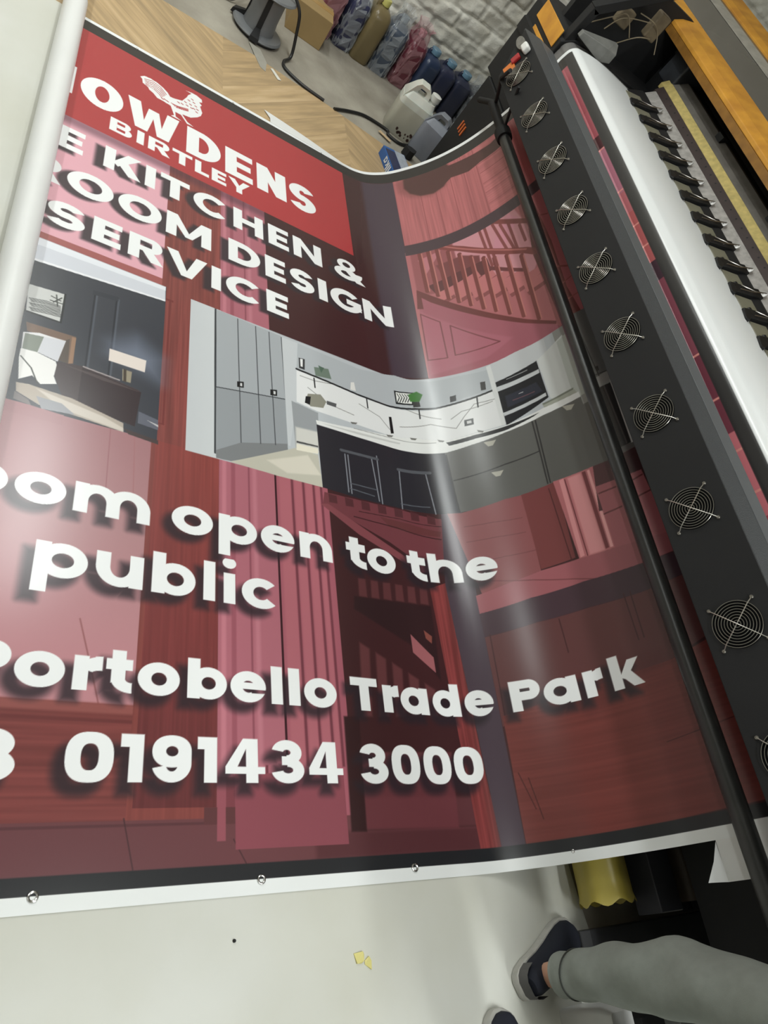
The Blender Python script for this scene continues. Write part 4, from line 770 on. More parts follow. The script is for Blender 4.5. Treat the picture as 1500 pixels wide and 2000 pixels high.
        ry = (h + q) / 4; A(arc(w/2, h - ry, w/2*.97, ry*1.02, t, 22, 282, 34, ty=q)); A(arc(w/2, ry, w/2, ry*1.02, t, 102, -158, 34, ty=q))
    elif c == '1': A(rc(w - t, 0, w, h)); A(rc(0, h - t*.9, w, h))
    elif c == '4': A([(0, h*.2), (0, h*.36), (w*.44, h), (w*.82, h), (w*.82, h*.36), (w, h*.36), (w, h*.2)]); S([(w*.30, h*.36), (w*.82 - t, h*.36), (w*.82 - t, h*.76)]); A(rc(w*.82 - t, 0, w*.82, h*.5))
    elif c == '3':
        r1, r2 = h*.29, h*.30; A(arc(w*.48, h - r1, w*.46, r1*1.02, t, 168, -95, 34, ty=q)); A(arc(w*.5, r2, w*.5, r2*1.02, t, 95, -168, 34, ty=q)); A(rc(w*.32, h*.5 - q*.38, w*.6, h*.5 + q*.52))
    elif c == '9':
        r = h * .34; A(sup(w/2, h - r, w/2, r*1.02, 2.2)); S(el(w/2, h - r, w/2 - t, r - q)); A(arc(w*.5, h*.40, w*.5, h*.40, t, 10, -165, 30, ty=q)); A(rc(w - t, h*.38, w, h - r))
    elif c == '&':
        A(el(w*.42, h*.74, w*.30, h*.27)); S(el(w*.42, h*.75, w*.30 - t*.72, h*.27 - q*.68)); A(el(w*.39, h*.28, w*.39, h*.29)); S(el(w*.40, h*.29, w*.39 - t*.85, h*.29 - q*.8))
        A([(w*.20, h*.62), (w*.46, h*.62), (w*1.0, -.0), (w*.70, -.0)]); A(arc(w*.42, h*.42, w*.50, h*.42, t*.9, -50, 8, ty=q*.9))
    return o
def gsdf(U, V, g, u0, v0):
    d = np.full(np.broadcast(U, V).shape, 1.0)
    for s, p in g:
        e = sdf(U - u0, V - v0, p); d = np.minimum(d, e) if s else np.maximum(d, -e)
    return d
WHT = np.array((238, 239, 239.0))
def line(chars, base, h, t, asc=0, desc=0, shadow=None, caps=None):
    gl = []
    for c, u0, u1 in chars:
        hh = caps if (caps and (c.isupper() or c.isdigit())) else h
        gl.append((glyph(c, u1 - u0, hh, t, asc, desc), u0, u1, hh))
    if shadow:
        du, dv, bl, al, col = shadow
        for g, u0, u1, hh in gl:
            i0, i1, j0, j1, U, V = win([(u0 + du, base + dv - desc), (u1 + du, base + dv + max(hh, asc) * 1.1)], bl * 1.2)
            if i1 <= i0: continue
            m = np.clip(.62 - gsdf(U - du, V - dv, g, u0, base) / bl, 0, 1); m = m * m * (3 - 2 * m)
            blend(i0, i1, j0, j1, m * al, np.array(col, float))
    for g, u0, u1, hh in gl:
        i0, i1, j0, j1, U, V = win([(u0 - .004, base - desc), (u1 + .006, base + max(hh, asc) * 1.12)], .004)
        if i1 <= i0: continue
        blend(i0, i1, j0, j1, np.clip(.5 - gsdf(U, V, g, u0, base) / AA, 0, 1), WHT)
SH1 = (-.030, -.020, .020, .92, (52, 44, 50)); SH2 = (-.022, -.026, .030, .85, (44, 36, 42))
line([('H',.049,.13),('O',.153,.315),('W',.329,.543),('D',.578,.73),('E',.751,.88),('N',.901,1.047),('S',1.063,1.202)], 2.846, .186, .054)
line([('B',.276,.361),('I',.38,.408),('R',.425,.512),('T',.522,.606),('L',.618,.679),('E',.691,.756),('Y',.765,.865)], 2.742, .084, .027)
line([('E',.106,.202),('K',.274,.408),('I',.426,.465),('T',.484,.60),('C',.617,.765),('H',.787,.921),('E',.945,1.041),('N',1.064,1.206),('&',1.27,1.433)], 2.506, .127, .039, shadow=SH1)
line([('R',.03,.149),('O',.167,.324),('O',.341,.499),('M',.517,.694),('D',.765,.902),('E',.924,1.016),('S',1.037,1.152),('I',1.173,1.216),('G',1.233,1.391),('N',1.403,1.552)], 2.294, .127, .040, shadow=SH1)
line([('S',.125,.247),('E',.271,.367),('R',.392,.514),('V',.525,.68),('I',.697,.735),('C',.755,.905),('E',.924,1.02)], 2.095, .121, .039, shadow=SH1)
line([('o',.04,.164),('o',.18,.304),('m',.324,.528),('o',.589,.714),('p',.732,.857),('e',.87,.987),('n',1.006,1.126),('t',1.183,1.26),('o',1.266,1.385),('t',1.438,1.517),('h',1.529,1.657),('e',1.671,1.787)], 1.037, .093, .0365, asc=.116, desc=.046, shadow=SH2)
line([('p',.251,.378),('u',.397,.52),('b',.543,.665),('l',.688,.723),('i',.747,.785),('c',.804,.922)], .838, .095, .0365, asc=.123, desc=.043, shadow=SH2)
line([('P',.125,.237),('o',.246,.354),('r',.372,.438),('t',.446,.51),('o',.523,.63),('b',.65,.758),('e',.768,.872),('l',.888,.923),('l',.942,.978),('o',.991,1.099),('T',1.149,1.246),('r',1.265,1.326),('a',1.331,1.44),('d',1.458,1.565),('e',1.582,1.681),('P',1.738,1.837),('a',1.846,1.958),('r',1.979,2.041),('k',2.067,2.168)], .561, .084, .034, asc=.106, desc=.04, caps=.100, shadow=SH2)
line([('3',.18,.277),('0',.375,.481),('1',.495,.549),('9',.569,.666),('1',.681,.732),('4',.754,.863),('3',.881,.978),('4',.993,1.1),('3',1.157,1.254),('0',1.269,1.372),('0',1.387,1.492),('0',1.505,1.609)], .356, .109, .0335, shadow=SH2)
# ---- the sheet itself
def sheet_mesh(name, us, vs_, colors, m, parent):
    nu, nv = len(us), len(vs_); P = bpos(us[:, None] + 0 * vs_[None], vs_[None] + 0 * us[:, None]).reshape(-1, 3).astype(np.float32)
    idx = np.arange(nu * nv, dtype=np.int32).reshape(nu, nv); F = np.stack([idx[:-1, :-1], idx[1:, :-1], idx[1:, 1:], idx[:-1, 1:]], -1).reshape(-1)
    me = bpy.data.meshes.new(name); me.vertices.add(len(P)); me.vertices.foreach_set('co', P.ravel())
    nf = len(F) // 4; me.loops.add(len(F)); me.loops.foreach_set('vertex_index', F); me.polygons.add(nf)
    me.polygons.foreach_set('loop_start', np.arange(0, len(F), 4, dtype=np.int32)); me.update(calc_edges=True)
    me.polygons.foreach_set('use_smooth', np.ones(nf, bool))
    if colors is not None:
        a = me.color_attributes.new('print', 'FLOAT_COLOR', 'POINT'); c = np.ones((len(P), 4), np.float32); c[:, :3] = lin(colors.reshape(-1, 3)); a.data.foreach_set('color', c.ravel())
    me.materials.append(m); o = bpy.data.objects.new(name, me); COL.objects.link(o); o.parent = parent
    if parent is not None: o.matrix_parent_inverse = Matrix.Translation(parent.location).inverted()
    return o
def print_mat():
    m = mat('satin_printed_vinyl', (230, 230, 230), .25, bump=.02, bscale=6); nt = m.node_tree; b = nt.nodes['Principled BSDF']
    at = nt.nodes.new('ShaderNodeAttribute'); at.attribute_name = 'print'; nt.links.new(at.outputs['Color'], b.inputs['Base Color'])
    return m
ban = thing('printed_banner', (1.0, 1.7, 0), 'huge red shop banner lying printed side up from floor into the printer', 'banner')
sheet_mesh('printed_sheet', gu, gv, BUF, print_mat(), ban)
del BUF
# untrimmed margin at the near edge, torn off where it leaves the machine
um = np.linspace(2.226, 1.4 + LT, 60); vm = np.linspace(.006, .107, 8)
tag(sheet_mesh('untrimmed_margin', um, vm, None, M_WHITEV, ban), 'plain white untrimmed strip hanging at the near edge')
P0 = [bpos(2.226, .104), bpos(2.226, .055), bpos(2.226, .006)]; P0 = [np.array(p) for p in P0]
fl = MB(); rows = []
for k in range(9):
    s = k / 8; rows.append([P0[0] + np.array((-.002, 0, 0)), P0[1] * 1 + s * .5 * np.array((-.020, .004, -.022)) + np.array((-.012 * s * s, 0, .0)), P0[2] + s * np.array((-.030, .004, -.030)) + np.array((-.022 * s * s, 0, .004 * s))])
fl.loft([[tuple(p) for p in r] for r in rows], caps=False, closed=False); tag(fl.build('torn_flap', M_WHITEV, ban, smooth=True), 'small white torn triangle curling away from the near edge')
# torn sliver along the far edge
def sliver(pts, z=.006):
    n = len(pts); mb = MB(); mb.add([(x, y, z) for x, y in pts] + [(x, y, z - .002) for x, y in pts], [tuple(range(n)), tuple(range(2 * n - 1, n - 1, -1))] + [(i, n + i, n + (i + 1) % n, (i + 1) % n) for i in range(n)]); return mb
sliver([(.985, 3.425), (1.20, 3.42), (1.36, 3.41), (1.46, 3.405), (1.40, 3.425), (1.2, 3.468), (1.06, 3.492), (.955, 3.505), (.985, 3.46)]).build('torn_edge', M_WHITEV, ban)
# rolled-up end
xr, rr = .074, .0447

MB().lathe([(rr - .006, -1.6), (rr, -1.597), (rr, 3.425), (rr - .004, 3.427), (rr - .004, 3.95), (rr - .012, 3.951), (rr - .012, 3.9)], (xr, 0, rr + .004), 48, axis='y').build('rolled_end', M_WHITEV, ban, smooth=True)

# eyelets
M_EYE = mat('nickel_eyelet', (196, 194, 190), .25, metal=1)
for u, v in ((.345, .138), (.845, .138), (1.305, .138), (1.826, .138), (2.29, .138), (.34, 3.405), (.79, 3.405), (1.27, 3.403)):
    p = bpos(u, v, .0012); q1 = Vector(bpos(u + .01, v) - bpos(u - .01, v)).normalized(); q2 = Vector((0, 1, 0)); sc = 1 if v < 1 and u < 1.5 else .45
    MB().torus(p, .0085 * sc, .0028 * sc, q1, q2, 24, 8).build('eyelet', M_EYE, ban, smooth=True)
# ------------------------------------------------------------------ the printer
pr = thing('wide_format_printer', (2.4, 1.7, 0), 'black and orange wide-format printer with a row of fan grilles, printing the banner', 'printer')
PY0, PY1 = -.75, 3.5
# platen under the sheet (same curve, set back)
pl = [(x + .006, z - .004) for x, z in DF[(DF[:, 1] > .80)][::12]] + [(2.62, 1.050), (2.62, .80)]
pl = [(x + (.008 if z < 1.0 else .004), z - (.004 if z > 1.0 else 0)) for x, z in DF[(DF[:, 1] > .80)][::10]] + [(2.62, 1.046), (2.62, .80)]
MB().prism(pl, PY0, PY1).build('platen', mat('grey_platen', (112, 110, 108), .45, noise=.1), pr, smooth=True)
tag(MB().prism([(2.10, .30), (2.55, .30), (2.62, .80), (2.03, .80)], PY0, PY1).build('body', M_BLACK, pr), 'black lower body')
# fan dryer panel
A_, B_, C_, D_ = (1.763, .782), (1.806, .969), (1.867, .986), (1.926, .991)
ya = [3.13, 3.265, 3.28, 3.28, 3.13]
fp = MB().prism([A_, B_, (1.926, .962), (1.926, .80), (1.82, .782)], PY0, [3.335, 3.49, 3.37, 3.37, 3.34]).build('fan_panel', M_BLACK, pr, bevel=.003)
tag(MB().prism([(B_[0] - .002, B_[1] - .010), B_, (C_[0] - .0015, C_[1]), (C_[0] - .0015, C_[1] - .02)], PY0, [3.485, 3.49, 3.43, 3.43]).build('top_edge', M_TEXT, fp), 'textured grey front lip')
MB().prism([(C_[0] + .0015, C_[1] - .02), (C_[0] + .0015, C_[1] + .001), D_, (1.929, .966)], PY0, [3.42, 3.43, 3.37, 3.37]).build('top_cover', mat('grey_satin_cover', (84, 86, 88), .38, bump=.2, bscale=300), fp, bevel=.0015)
upv = Vector((B_[0] - A_[0], 0, B_[1] - A_[1])).normalized(); yv = Vector((0, 1, 0)); nv_ = Vector((-upv.z, 0, upv.x))
M_FAN_DISC = mat('fan_disc_shade_black', (10, 10, 11), .85, spec=.1, noise=.2)  # flat disc on the panel, dark of the fan recess put into its colour
CEN = Vector((A_[0], 0, A_[1])) + upv * .089
fan_y = [.240, .571, .923, 1.267, 1.605, 1.931, 2.258, 2.579, 2.905, 3.231]
gm = None
def fan():
    c = nv_ * .003
    op = MB(); op.loft([[c * .3 + (upv * math.sin(2*PI*k/40) + yv * math.cos(2*PI*k/40)) * .0585 for k in range(40)], [c * .45 + (upv * math.sin(2*PI*k/40) + yv * math.cos(2*PI*k/40)) * .058 for k in range(40)]])
    g = MB()
    for R in (.0085, .0155, .0225, .0295, .0365, .0435, .0505, .0575): g.torus(nv_ * .006, R, .0009, upv, yv, 48, 6)
    for s in (-1, 1):
        dg = (upv + yv * s).normalized()
        g.tube([dg * -.0742 + nv_ * .003, dg * -.066 + nv_ * .004, dg * -.058 + nv_ * .008, nv_ * .008, dg * .058 + nv_ * .008, dg * .066 + nv_ * .004, dg * .0742 + nv_ * .003], .0013, 8)
    sc = []
    for s in (-1, 1):
        for q in (-1, 1):
            d = (upv * s + yv * q).normalized() * .0742; m = MB()
            m.loft([[d + nv_ * h + (upv * math.sin(2*PI*k/14) + yv * math.cos(2*PI*k/14)) * r for k in range(14)] for h, r in ((0, .0048), (.003, .0048), (.0045, .0036), (.0046, .0016), (.003, .0014))]); sc.append(m)
    return op, g, sc
op, g, sc = fan()
o_g = g.build('fan_grille', M_STEEL, None, smooth=True); o_o = op.build('fan_shade_disc', M_FAN_DISC, None); M_SCR = mat('dull_screw_heads', (150, 146, 138), .4, metal=.9); o_s = [m.build('screw', M_SCR, None, smooth=True) for m in sc]
for i, y in enumerate(fan_y):
    for o in [o_g, o_o] + o_s:
        if i: o = o.copy(); COL.objects.link(o)
        o.parent = fp; o.location = (CEN.x, y, CEN.z); o.scale = (1.07, 1.07, 1.07); o.matrix_parent_inverse = Matrix()
fp.matrix_parent_inverse = Matrix.Translation(pr.location).inverted()
for o in fp.children: o.matrix_parent_inverse = Matrix()
# small controls at the far end of the fan panel
def onpanel(y, up, n): return CEN + upv * up + yv * y + nv_ * n
def pbox(y0, y1, u0, u1, h):
    m = MB(); m.loft([[onpanel(y, u, n) for y, u in ((y0, u0), (y1, u0), (y1, u1), (y0, u1))] for n in (0, h)]); return m
tag(pbox(3.29, 3.345, -.056, .0, .006).build('warning_label', mat('orange_warning_label', (214, 120, 50), .5, noise=.2, nscale=120), fp), 'small orange warning label')
tag(pbox(3.32, 3.355, -.008, .037, .014).build('switch', mat('red_switch', (168, 40, 44), .35, noise=.1), fp, bevel=.004), 'red rocker switch')
tag(pbox(3.31, 3.36, .055, .09, .03).build('knob', mat('white_knob', (226, 226, 222), .35, noise=.05), fp, bevel=.009), 'white control knob')
m_ = MB(); m_.loft([[onpanel(3.40 + .05 * math.cos(t), .062 + .022 * math.sin(t), n) for t in np.linspace(0, 2*PI, 21)[:-1]] for n in (0, .01, .014)]); tag(m_.build('gauge', mat('grey_gauge_window', (120, 118, 112), .15, noise=.3, nscale=60), fp, smooth=True), 'small clear oval gauge')
# tension bar and its hangers
M_BAR = mat('worn_black_tube', (58, 58, 57), .33, bump=.05, bscale=90, noise=.25, nscale=14)
bx, bz = 1.860, .656
tb = MB().lathe([(.0, -.75), (.0265, -.75), (.0265, 3.13), (.0, 3.13)], (bx, 0, bz), 32, axis='y').build('tension_bar', M_BAR, pr, smooth=True)
MB().lathe([(.0, 3.10), (.036, 3.10), (.038, 3.12), (.038, 3.16), (.022, 3.17), (.022, 3.40), (0, 3.40)], (bx, 0, bz), 24, axis='y').build('end_collar', M_BLACK, tb, smooth=True)
MB().tube([(bx, 3.38, bz + .02), (1.76, 3.30, .80), (1.72, 3.20, .87)], .009, 8).tube([(bx + .01, 3.17, bz), (1.80, 3.14, .78), (1.76, 3.12, .86)], .007, 8).build('hanger_rod', M_BLACK, pr, smooth=True)
MB().tube([(1.855, 3.52, .60), (1.855, 3.40, .66)], .014, 10).build('end_lever', M_BLACK, pr, smooth=True)
# pinch roller arms
SPC = 2.34 / 2.25 * .1385
ys = [3.02 * 1.04 - .0]
arm_y0 = 3.14
M_RUB = mat('olive_grey_plate', (118, 115, 98), .5, noise=.12, nscale=30)
M_ARM = mat('black_moulded_arm', (24, 24, 25), .45, spec=.35)
def arm_parts():
    a = MB()
    a.prism([(2.352, 1.058), (2.354, 1.074), (2.385, 1.082), (2.440, 1.094), (2.500, 1.110), (2.500, 1.092), (2.440, 1.072), (2.385, 1.057)], -.027, .025)
    a.loft([[(2.330, -.038, 1.057), (2.340, -.052, 1.057), (2.366, -.022, 1.057), (2.366, .016, 1.057), (2.352, .018, 1.057)], [(2.332, -.038, 1.072), (2.341, -.050, 1.076), (2.366, -.022, 1.082), (2.366, .016, 1.078), (2.352, .016, 1.072)]])
    a.lathe([(0, .020), (.0115, .020), (.0115, .046), (0, .046)], (2.405, 0, 1.069), 16, axis='y')
    w = MB(); w.tube([(2.385, -.012, 1.0855), (2.455, -.010, 1.102), (2.515, -.004, 1.124), (2.462, -.006, 1.106), (2.402, .016, 1.089)], .0019, 6)
    p = MB(); p.prism([(2.360, 1.0565), (2.364, 1.066), (2.462, 1.084), (2.464, 1.076)], .034, .108)
    s = MB(); s.lathe([(0, 0), (.013, 0), (.013, .004), (.006, .005), (.005, .002), (0, .002)], (0, 0, 0), 18)
    return a, w, p, s
a, w, p, s = arm_parts()
oa = a.build('pinch_roller', M_ARM, None, smooth=True, bevel=.002); ow = w.build('spring_wire', M_STEEL, None, smooth=True); op_ = p.build('cover_plate', M_RUB, None); os_ = s.build('mounting_eye', M_ALU, None, smooth=True)
ginv = Matrix.Translation(pr.location).inverted()
k = 0; y = 3.25
while y > -.7:
    q = [oa, ow, op_, os_] if k == 0 else [z.copy() for z in (oa, ow, op_, os_)]
    for z in q:
        if k: COL.objects.link(z)
    q[0].parent = pr; q[0].matrix_parent_inverse = ginv; q[0].location = (0, y, 0)
    for z in q[1:]: z.parent = q[0]; z.matrix_parent_inverse = Matrix(); z.location = (0, 0, 0)
    q[3].location = (2.522, .004, 1.112); q[3].rotation_euler = (0, math.radians(-58), 0)
    y -= .1435; k += 1
# gantry: stepped strips from bottom to top
GY0, GY1 = -.75, 3.42
tag(MB().prism([(2.40, 1.052), (2.50, 1.052), (2.50, 1.098), (2.485, 1.098), (2.40, 1.058)], GY0, GY1).build('roller_rail', M_DARK, pr), 'dark rail behind the pinch rollers')
tag(MB().prism([(2.505, 1.085), (2.560, 1.128), (2.60, 1.128), (2.60, 1.06), (2.505, 1.06)], GY0, 3.44).build('rail', mat('scuffed_white_metal', (196, 192, 188), .4, noise=.3, nscale=40, metal=.3), pr), 'scuffed silver-white rail')
gp = [(2.562, 1.129), (2.590, 1.160), (2.66, 1.160), (2.66, 1.10), (2.562, 1.10)]
pp = MB().prism(gp, GY0, 3.46).build('perforated_strip', mat('dark_brown_strip', (62, 50, 48), .5, noise=.2), pr)
hm = bmesh.new(); hm.from_mesh(pp.data); pp.data.materials.append(M_DARK)
for y in np.arange(1.0, 3.4, .062):
    vv = [hm.verts.new((2.578 + .0032 * math.cos(2*PI*k/10) - .0004, y + .0045 * math.sin(2*PI*k/10), 1.1468 + .0035 * math.cos(2*PI*k/10) + .0006)) for k in range(10)]
    fc = hm.faces.new(vv); fc.material_index = 1
hm.to_mesh(pp.data); hm.free()
tag(MB().prism([(2.592, 1.162), (2.622, 1.192), (2.68, 1.192), (2.68, 1.14), (2.592, 1.14)], GY0, 3.50).build('guide_strip', M_GOLD, pr), 'pale gold guide strip')
tag(MB().prism([(2.626, 1.193), (2.690, 1.238), (2.72, 1.238), (2.72, 1.18), (2.626, 1.18)], GY0, 3.48).build('beam', mat('worn_grey_beam', (118, 114, 108), .45, noise=.3, nscale=12), pr), 'worn grey gantry beam')
for y in (2.95, 2.35, 1.85, 1.55): MB().box(2.66, 2.70, y, y + .05, 1.222, 1.25).build('clip', M_DARK, pr)
tag(MB().prism([(2.70, 1.236), (2.80, 1.24), (2.86, 1.36), (3.2, 1.36), (3.2, .8), (2.7, .8)], GY0, 4.7).build('carriage_bay', M_DARK, pr), 'black carriage bay')
tag(MB().prism([(2.80, 1.262), (2.83, 1.285), (2.845, 1.28), (2.82, 1.25)], GY0, GY1).build('inner_rail', M_TEXT, pr), 'thin grey inner rail')
# lifted cover: orange frame round a smoked window
def cov(a0, a1, x0, x1): # strip lying on the cover plane between two sight heights
    return None
CV = lambda x: 1.353 + (x - 2.56) * .34
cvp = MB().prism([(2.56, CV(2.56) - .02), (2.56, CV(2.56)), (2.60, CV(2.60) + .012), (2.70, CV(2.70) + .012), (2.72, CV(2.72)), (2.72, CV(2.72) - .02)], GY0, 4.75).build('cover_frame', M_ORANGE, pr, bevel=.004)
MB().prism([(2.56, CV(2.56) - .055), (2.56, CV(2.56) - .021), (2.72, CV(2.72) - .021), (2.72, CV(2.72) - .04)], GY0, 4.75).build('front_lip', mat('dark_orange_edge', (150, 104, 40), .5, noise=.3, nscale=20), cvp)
M_SMOKE = mat('smoked_acrylic_window', (100, 96, 90), .18, noise=.06, nscale=3)
MB().prism([(2.721, CV(2.72) - .014), (2.721, CV(2.72) - .006), (3.06, CV(3.06) - .006), (3.06, CV(3.06) - .014)], GY0, 4.75).build('window', M_SMOKE, cvp)
MB().prism([(2.955, CV(2.955) - .0045), (2.955, CV(2.955) - .001), (3.03, CV(3.03) - .001), (3.03, CV(3.03) - .0045)], GY0, 4.75).build('label_strip', mat('pale_torn_label_strip', (176, 172, 162), .55, noise=.25, nscale=18), cvp)
MB().prism([(3.06, CV(3.06) - .02), (3.06, CV(3.06) + .004), (3.09, CV(3.09) + .014), (3.19, CV(3.19) + .014), (3.21, CV(3.21) - .02)], GY0, 4.75).build('back_bar', M_ORANGE, cvp, bevel=.004)
# far end housing with orange plates
hz = MB().prism([(2.0, .62), (2.0, 1.02), (2.06, 1.06), (3.2, 1.08), (3.2, .62)], 3.502, 3.95).build('end_housing', M_BLACK, pr, bevel=.006)
hm = MB().box(1.994, 1.9995, 3.535, 3.845, .968, 1.052); hm.build('orange_plate', M_ORANGE, hz, bevel=.002)
MB().box(1.994, 1.9995, 3.51, 3.80, .925, .945).build('orange_plate', M_ORANGE, hz, bevel=.002)
MB().prism([(1.985, .86), (1.985, .92), (2.0, .93), (2.0, .86)], 3.50, 3.93).build('ledge', M_BLACK, hz)
# end frame arch in front of the housing
fr = MB()
def bar(p, q, t, y0, y1):
    p, q = np.array(p), np.array(q); d = (q - p) / np.linalg.norm(q - p); n_ = np.array((-d[1], d[0])) * t / 2
    fr.prism([tuple(p - n_), tuple(q - n_), tuple(q + n_), tuple(p + n_)], y0, y1)
bar((2.03, .98), (2.05, 1.20), .04, 3.505, 3.56); bar((2.04, 1.19), (2.46, 1.565), .04, 3.505, 3.56)
fr.build('end_frame', M_BLACK, pr, bevel=.003)
MB().box(2.06, 2.7, 3.74, 3.78, 1.0, 1.40).build('end_plate', M_DARK, pr)
wg = MB(); wg.loft([[(2.035, 3.46, 1.085), (2.035, 3.49, 1.085), (2.04, 3.49, 1.112), (2.04, 3.46, 1.112)], [(2.19, 3.44, 1.062), (2.24, 3.50, 1.062), (2.236, 3.50, 1.160), (2.19, 3.44, 1.130)], [(2.245, 3.44, 1.085), (2.25, 3.49, 1.085), (2.25, 3.49, 1.158), (2.245, 3.44, 1.13)]]); tag(wg.build('wiper_block', mat('dusty_grey_metal', (126, 126, 122), .45, noise=.25, nscale=18), pr, bevel=.003), 'dusty grey wedge-shaped block')
M_PUMP = mat('dirty_brown_block', (122, 108, 86), .55, noise=.35, nscale=24); M_TUBE = mat('thin_beige_ink_tubes', (150, 136, 112), .4, noise=.3)
for bx_ in ((2.20, 2.28, 3.58, 3.62, 1.20, 1.28), (2.36, 2.43, 3.55, 3.6, 1.24, 1.36)): tag(MB().box(*bx_).build('pump', M_PUMP, pr, bevel=.008), 'dirty brown pump block')
for pts in (((2.10, 3.57, 1.14), (2.15, 3.53, 1.22), (2.22, 3.55, 1.26), (2.30, 3.54, 1.2)), ((2.26, 3.54, 1.30), (2.34, 3.52, 1.31), (2.42, 3.55, 1.28), (2.46, 3.52, 1.22)), ((2.16, 3.54, 1.16), (2.22, 3.56, 1.24), (2.34, 3.54, 1.30)), ((2.27, 3.56, 1.14), (2.33, 3.54, 1.22), (2.40, 3.55, 1.25))):
    tag(MB().tube(spline(pts), .0026, 6).build('ink_tube', M_TUBE, pr, smooth=True), 'thin beige ink tube')
tag(MB().box(2.62, 2.78, 3.46, 3.62, 1.16, 1.34).build('cap_station', mat('dark_blue_grey_block', (50, 52, 56), .4, noise=.2), pr, bevel=.01), 'dark carriage end block')
# legs, feet and lower tubes
tag(MB().box(1.99, 2.45, 3.50, 3.86, 0, .62).build('leg', M_BLACK, pr, bevel=.006), 'black boxed leg at the far end')
M_STR = mat('orange_stripe', (206, 104, 50), .5, noise=.1)
for k in range(3): tag(MB().box(1.984, 1.9895, 3.70 + .03 * k, 3.712 + .03 * k, .335, .39).build('warning_stripe', M_STR, pr), 'short orange stripe')
tag(MB().box(2.70, 2.95, -.30, .0, .062, .62).build('leg', M_BLACK, pr, bevel=.006), 'black leg at the near end')
MB().prism([(1.855, .004), (1.855, .045), (1.885, .060), (3.2, .060), (3.2, .004)], -.20, -.066).build('foot', mat('worn_black_foot', (50, 50, 52), .5, noise=.15), pr, bevel=.004)
tag(MB().box(2.075, 2.185, -.05, 3.5, .10, .19).build('lower_beam', mat('charcoal_beam', (62, 62, 68), .5, noise=.1), pr, bevel=.004), 'charcoal lower beam')
tag(MB().lathe([(0, -.03), (.055, -.03), (.055, 3.5), (0, 3.5)], (2.285, 0, .17), 28, axis='y').build('feed_tube', mat('dark_brown_card_tube', (78, 66, 54), .5, noise=.25), pr, smooth=True), 'dark brown feed tube')
MB().box(2.36, 2.50, -.06, 3.5, .06, .24).build('lower_beam', M_DARK, pr)
for i in range(7): MB().box(2.28 + .05 * i, 2.305 + .05 * i, -.05 - .004 * (i % 3), -.02, .062, .085 + .02 * (i % 2)).build('cable_clip', M_DARK, pr)
tag(MB().box(2.55, 2.63, -.04, .1, .0, .10).build('tape_block', mat('olive_tape', (150, 138, 70), .5, noise=.1), pr, bevel=.01), 'olive yellow block')
# ------------------------------------------------------------------ yellow media roll under the printer
M_YEL = mat('creased_yellow_film', (196, 178, 84), .32, bump=.5, bscale=9, noise=.12, nscale=7)
yr = thing('media_roll', (1.955, .6, 0), 'media roll wrapped in yellow film on the floor under the printer', 'roll')
prof = [(.088, .02), (.090, .03), (.090, 1.4), (.05, 1.41)]
rg = []
for y, s in ((-.005, 1.05), (.015, 1.0), (.05, .99), (.5, 1), (1.4, 1)):
    rg.append([(1.962 + (.082 * s + .004 * math.sin(5 * a + y * 9) * (1 if y < .02 else .4)) * math.cos(a), y + (.008 * math.sin(7 * a) if y < .01 else 0), .090 + (.082 * s + .003 * math.sin(4 * a)) * math.sin(a)) for a in np.linspace(0, 2 * PI, 49)[:-1]])
MB().loft(rg, caps=False).build('wrapper', M_YEL, yr, smooth=True)
MB().lathe([(.0, .03), (.077, .03), (.077, 1.39), (0, 1.39)], (1.962, 0, .090), 36, axis='y').build('media_core', mat('brown_roll_end', (96, 84, 48), .6, noise=.3, nscale=14), yr, smooth=True)

# ------------------------------------------------------------------ jugs of ink along the wall
def jug_mesh(w, d, h, capm, m, t, cap=True, capr=.027):
    rings = []
    for z, sx in ((0, .94), (.012, 1.0), (h * .70, 1.0), (h * .80, .92), (h * .86, .66), (h * .885, .36)):
        rings.append([(x * sx + .0, y * (sx if z < h * .75 else max(sx, .4)), z) for x, y in rrect(w, d, min(w, d) * .26)])
    b = MB().loft(rings).build('body', m, t, smooth=True, loc=(0, 0, 0))
    MB().tube(spline([(-w * .30, 0, h * .80), (-w * .27, 0, h * .93), (w * .02, 0, h * .95), (w * .14, 0, h * .88)]), .013, 10).build('handle', m, t, smooth=True, loc=(0, 0, 0))
    MB().lathe([(0, h * .85), (capr * .8, h * .85), (capr * .8, h * .90), (capr, h * .90), (capr, h * .985), (capr * .9, h), (0, h)], (w * .24 if cap == 2 else 0, 0, 0), 24).build('cap', capm, t, smooth=True, loc=(0, 0, 0))
    return b
def bag(w, d, h, t, m, seed, top=1.12):
    r = np.random.default_rng(seed); rings = []
    for i, z in enumerate(np.linspace(0.002, h * top, 14)):
        k = z / h; s = 1.03 if k < .72 else max(.35, 1.03 - (k - .72) * 1.5) if k < 1.0 else .5 + (k - 1.0) * 2.2
        base = rrect(w * s, d * s, min(w, d) * s * .3, 8); rings.append([(x + r.normal(0, .005), y + r.normal(0, .005), z + r.normal(0, .004) * (i > 0)) for x, y in base])
    MB().loft(rings, caps=False).build('plastic_bag', m, t, loc=(0, 0, 0))
M_BAG = clear_mat('clear_crinkled_bag', (200, 204, 206), .26, rough=.08, bump=.9, bscale=55)
M_BAGP = clear_mat('pinkish_crinkled_bag', (196, 150, 156), .34, rough=.1, bump=.9, bscale=55)
M_BCAP = clear_mat('translucent_blue_cap', (112, 148, 172), .86, rough=.25, bump=.2)
JW, JD, JH = .128, .19, .305
c_ = lambda n, rgb: mat(n, rgb, .28, noise=.12, nscale=9)
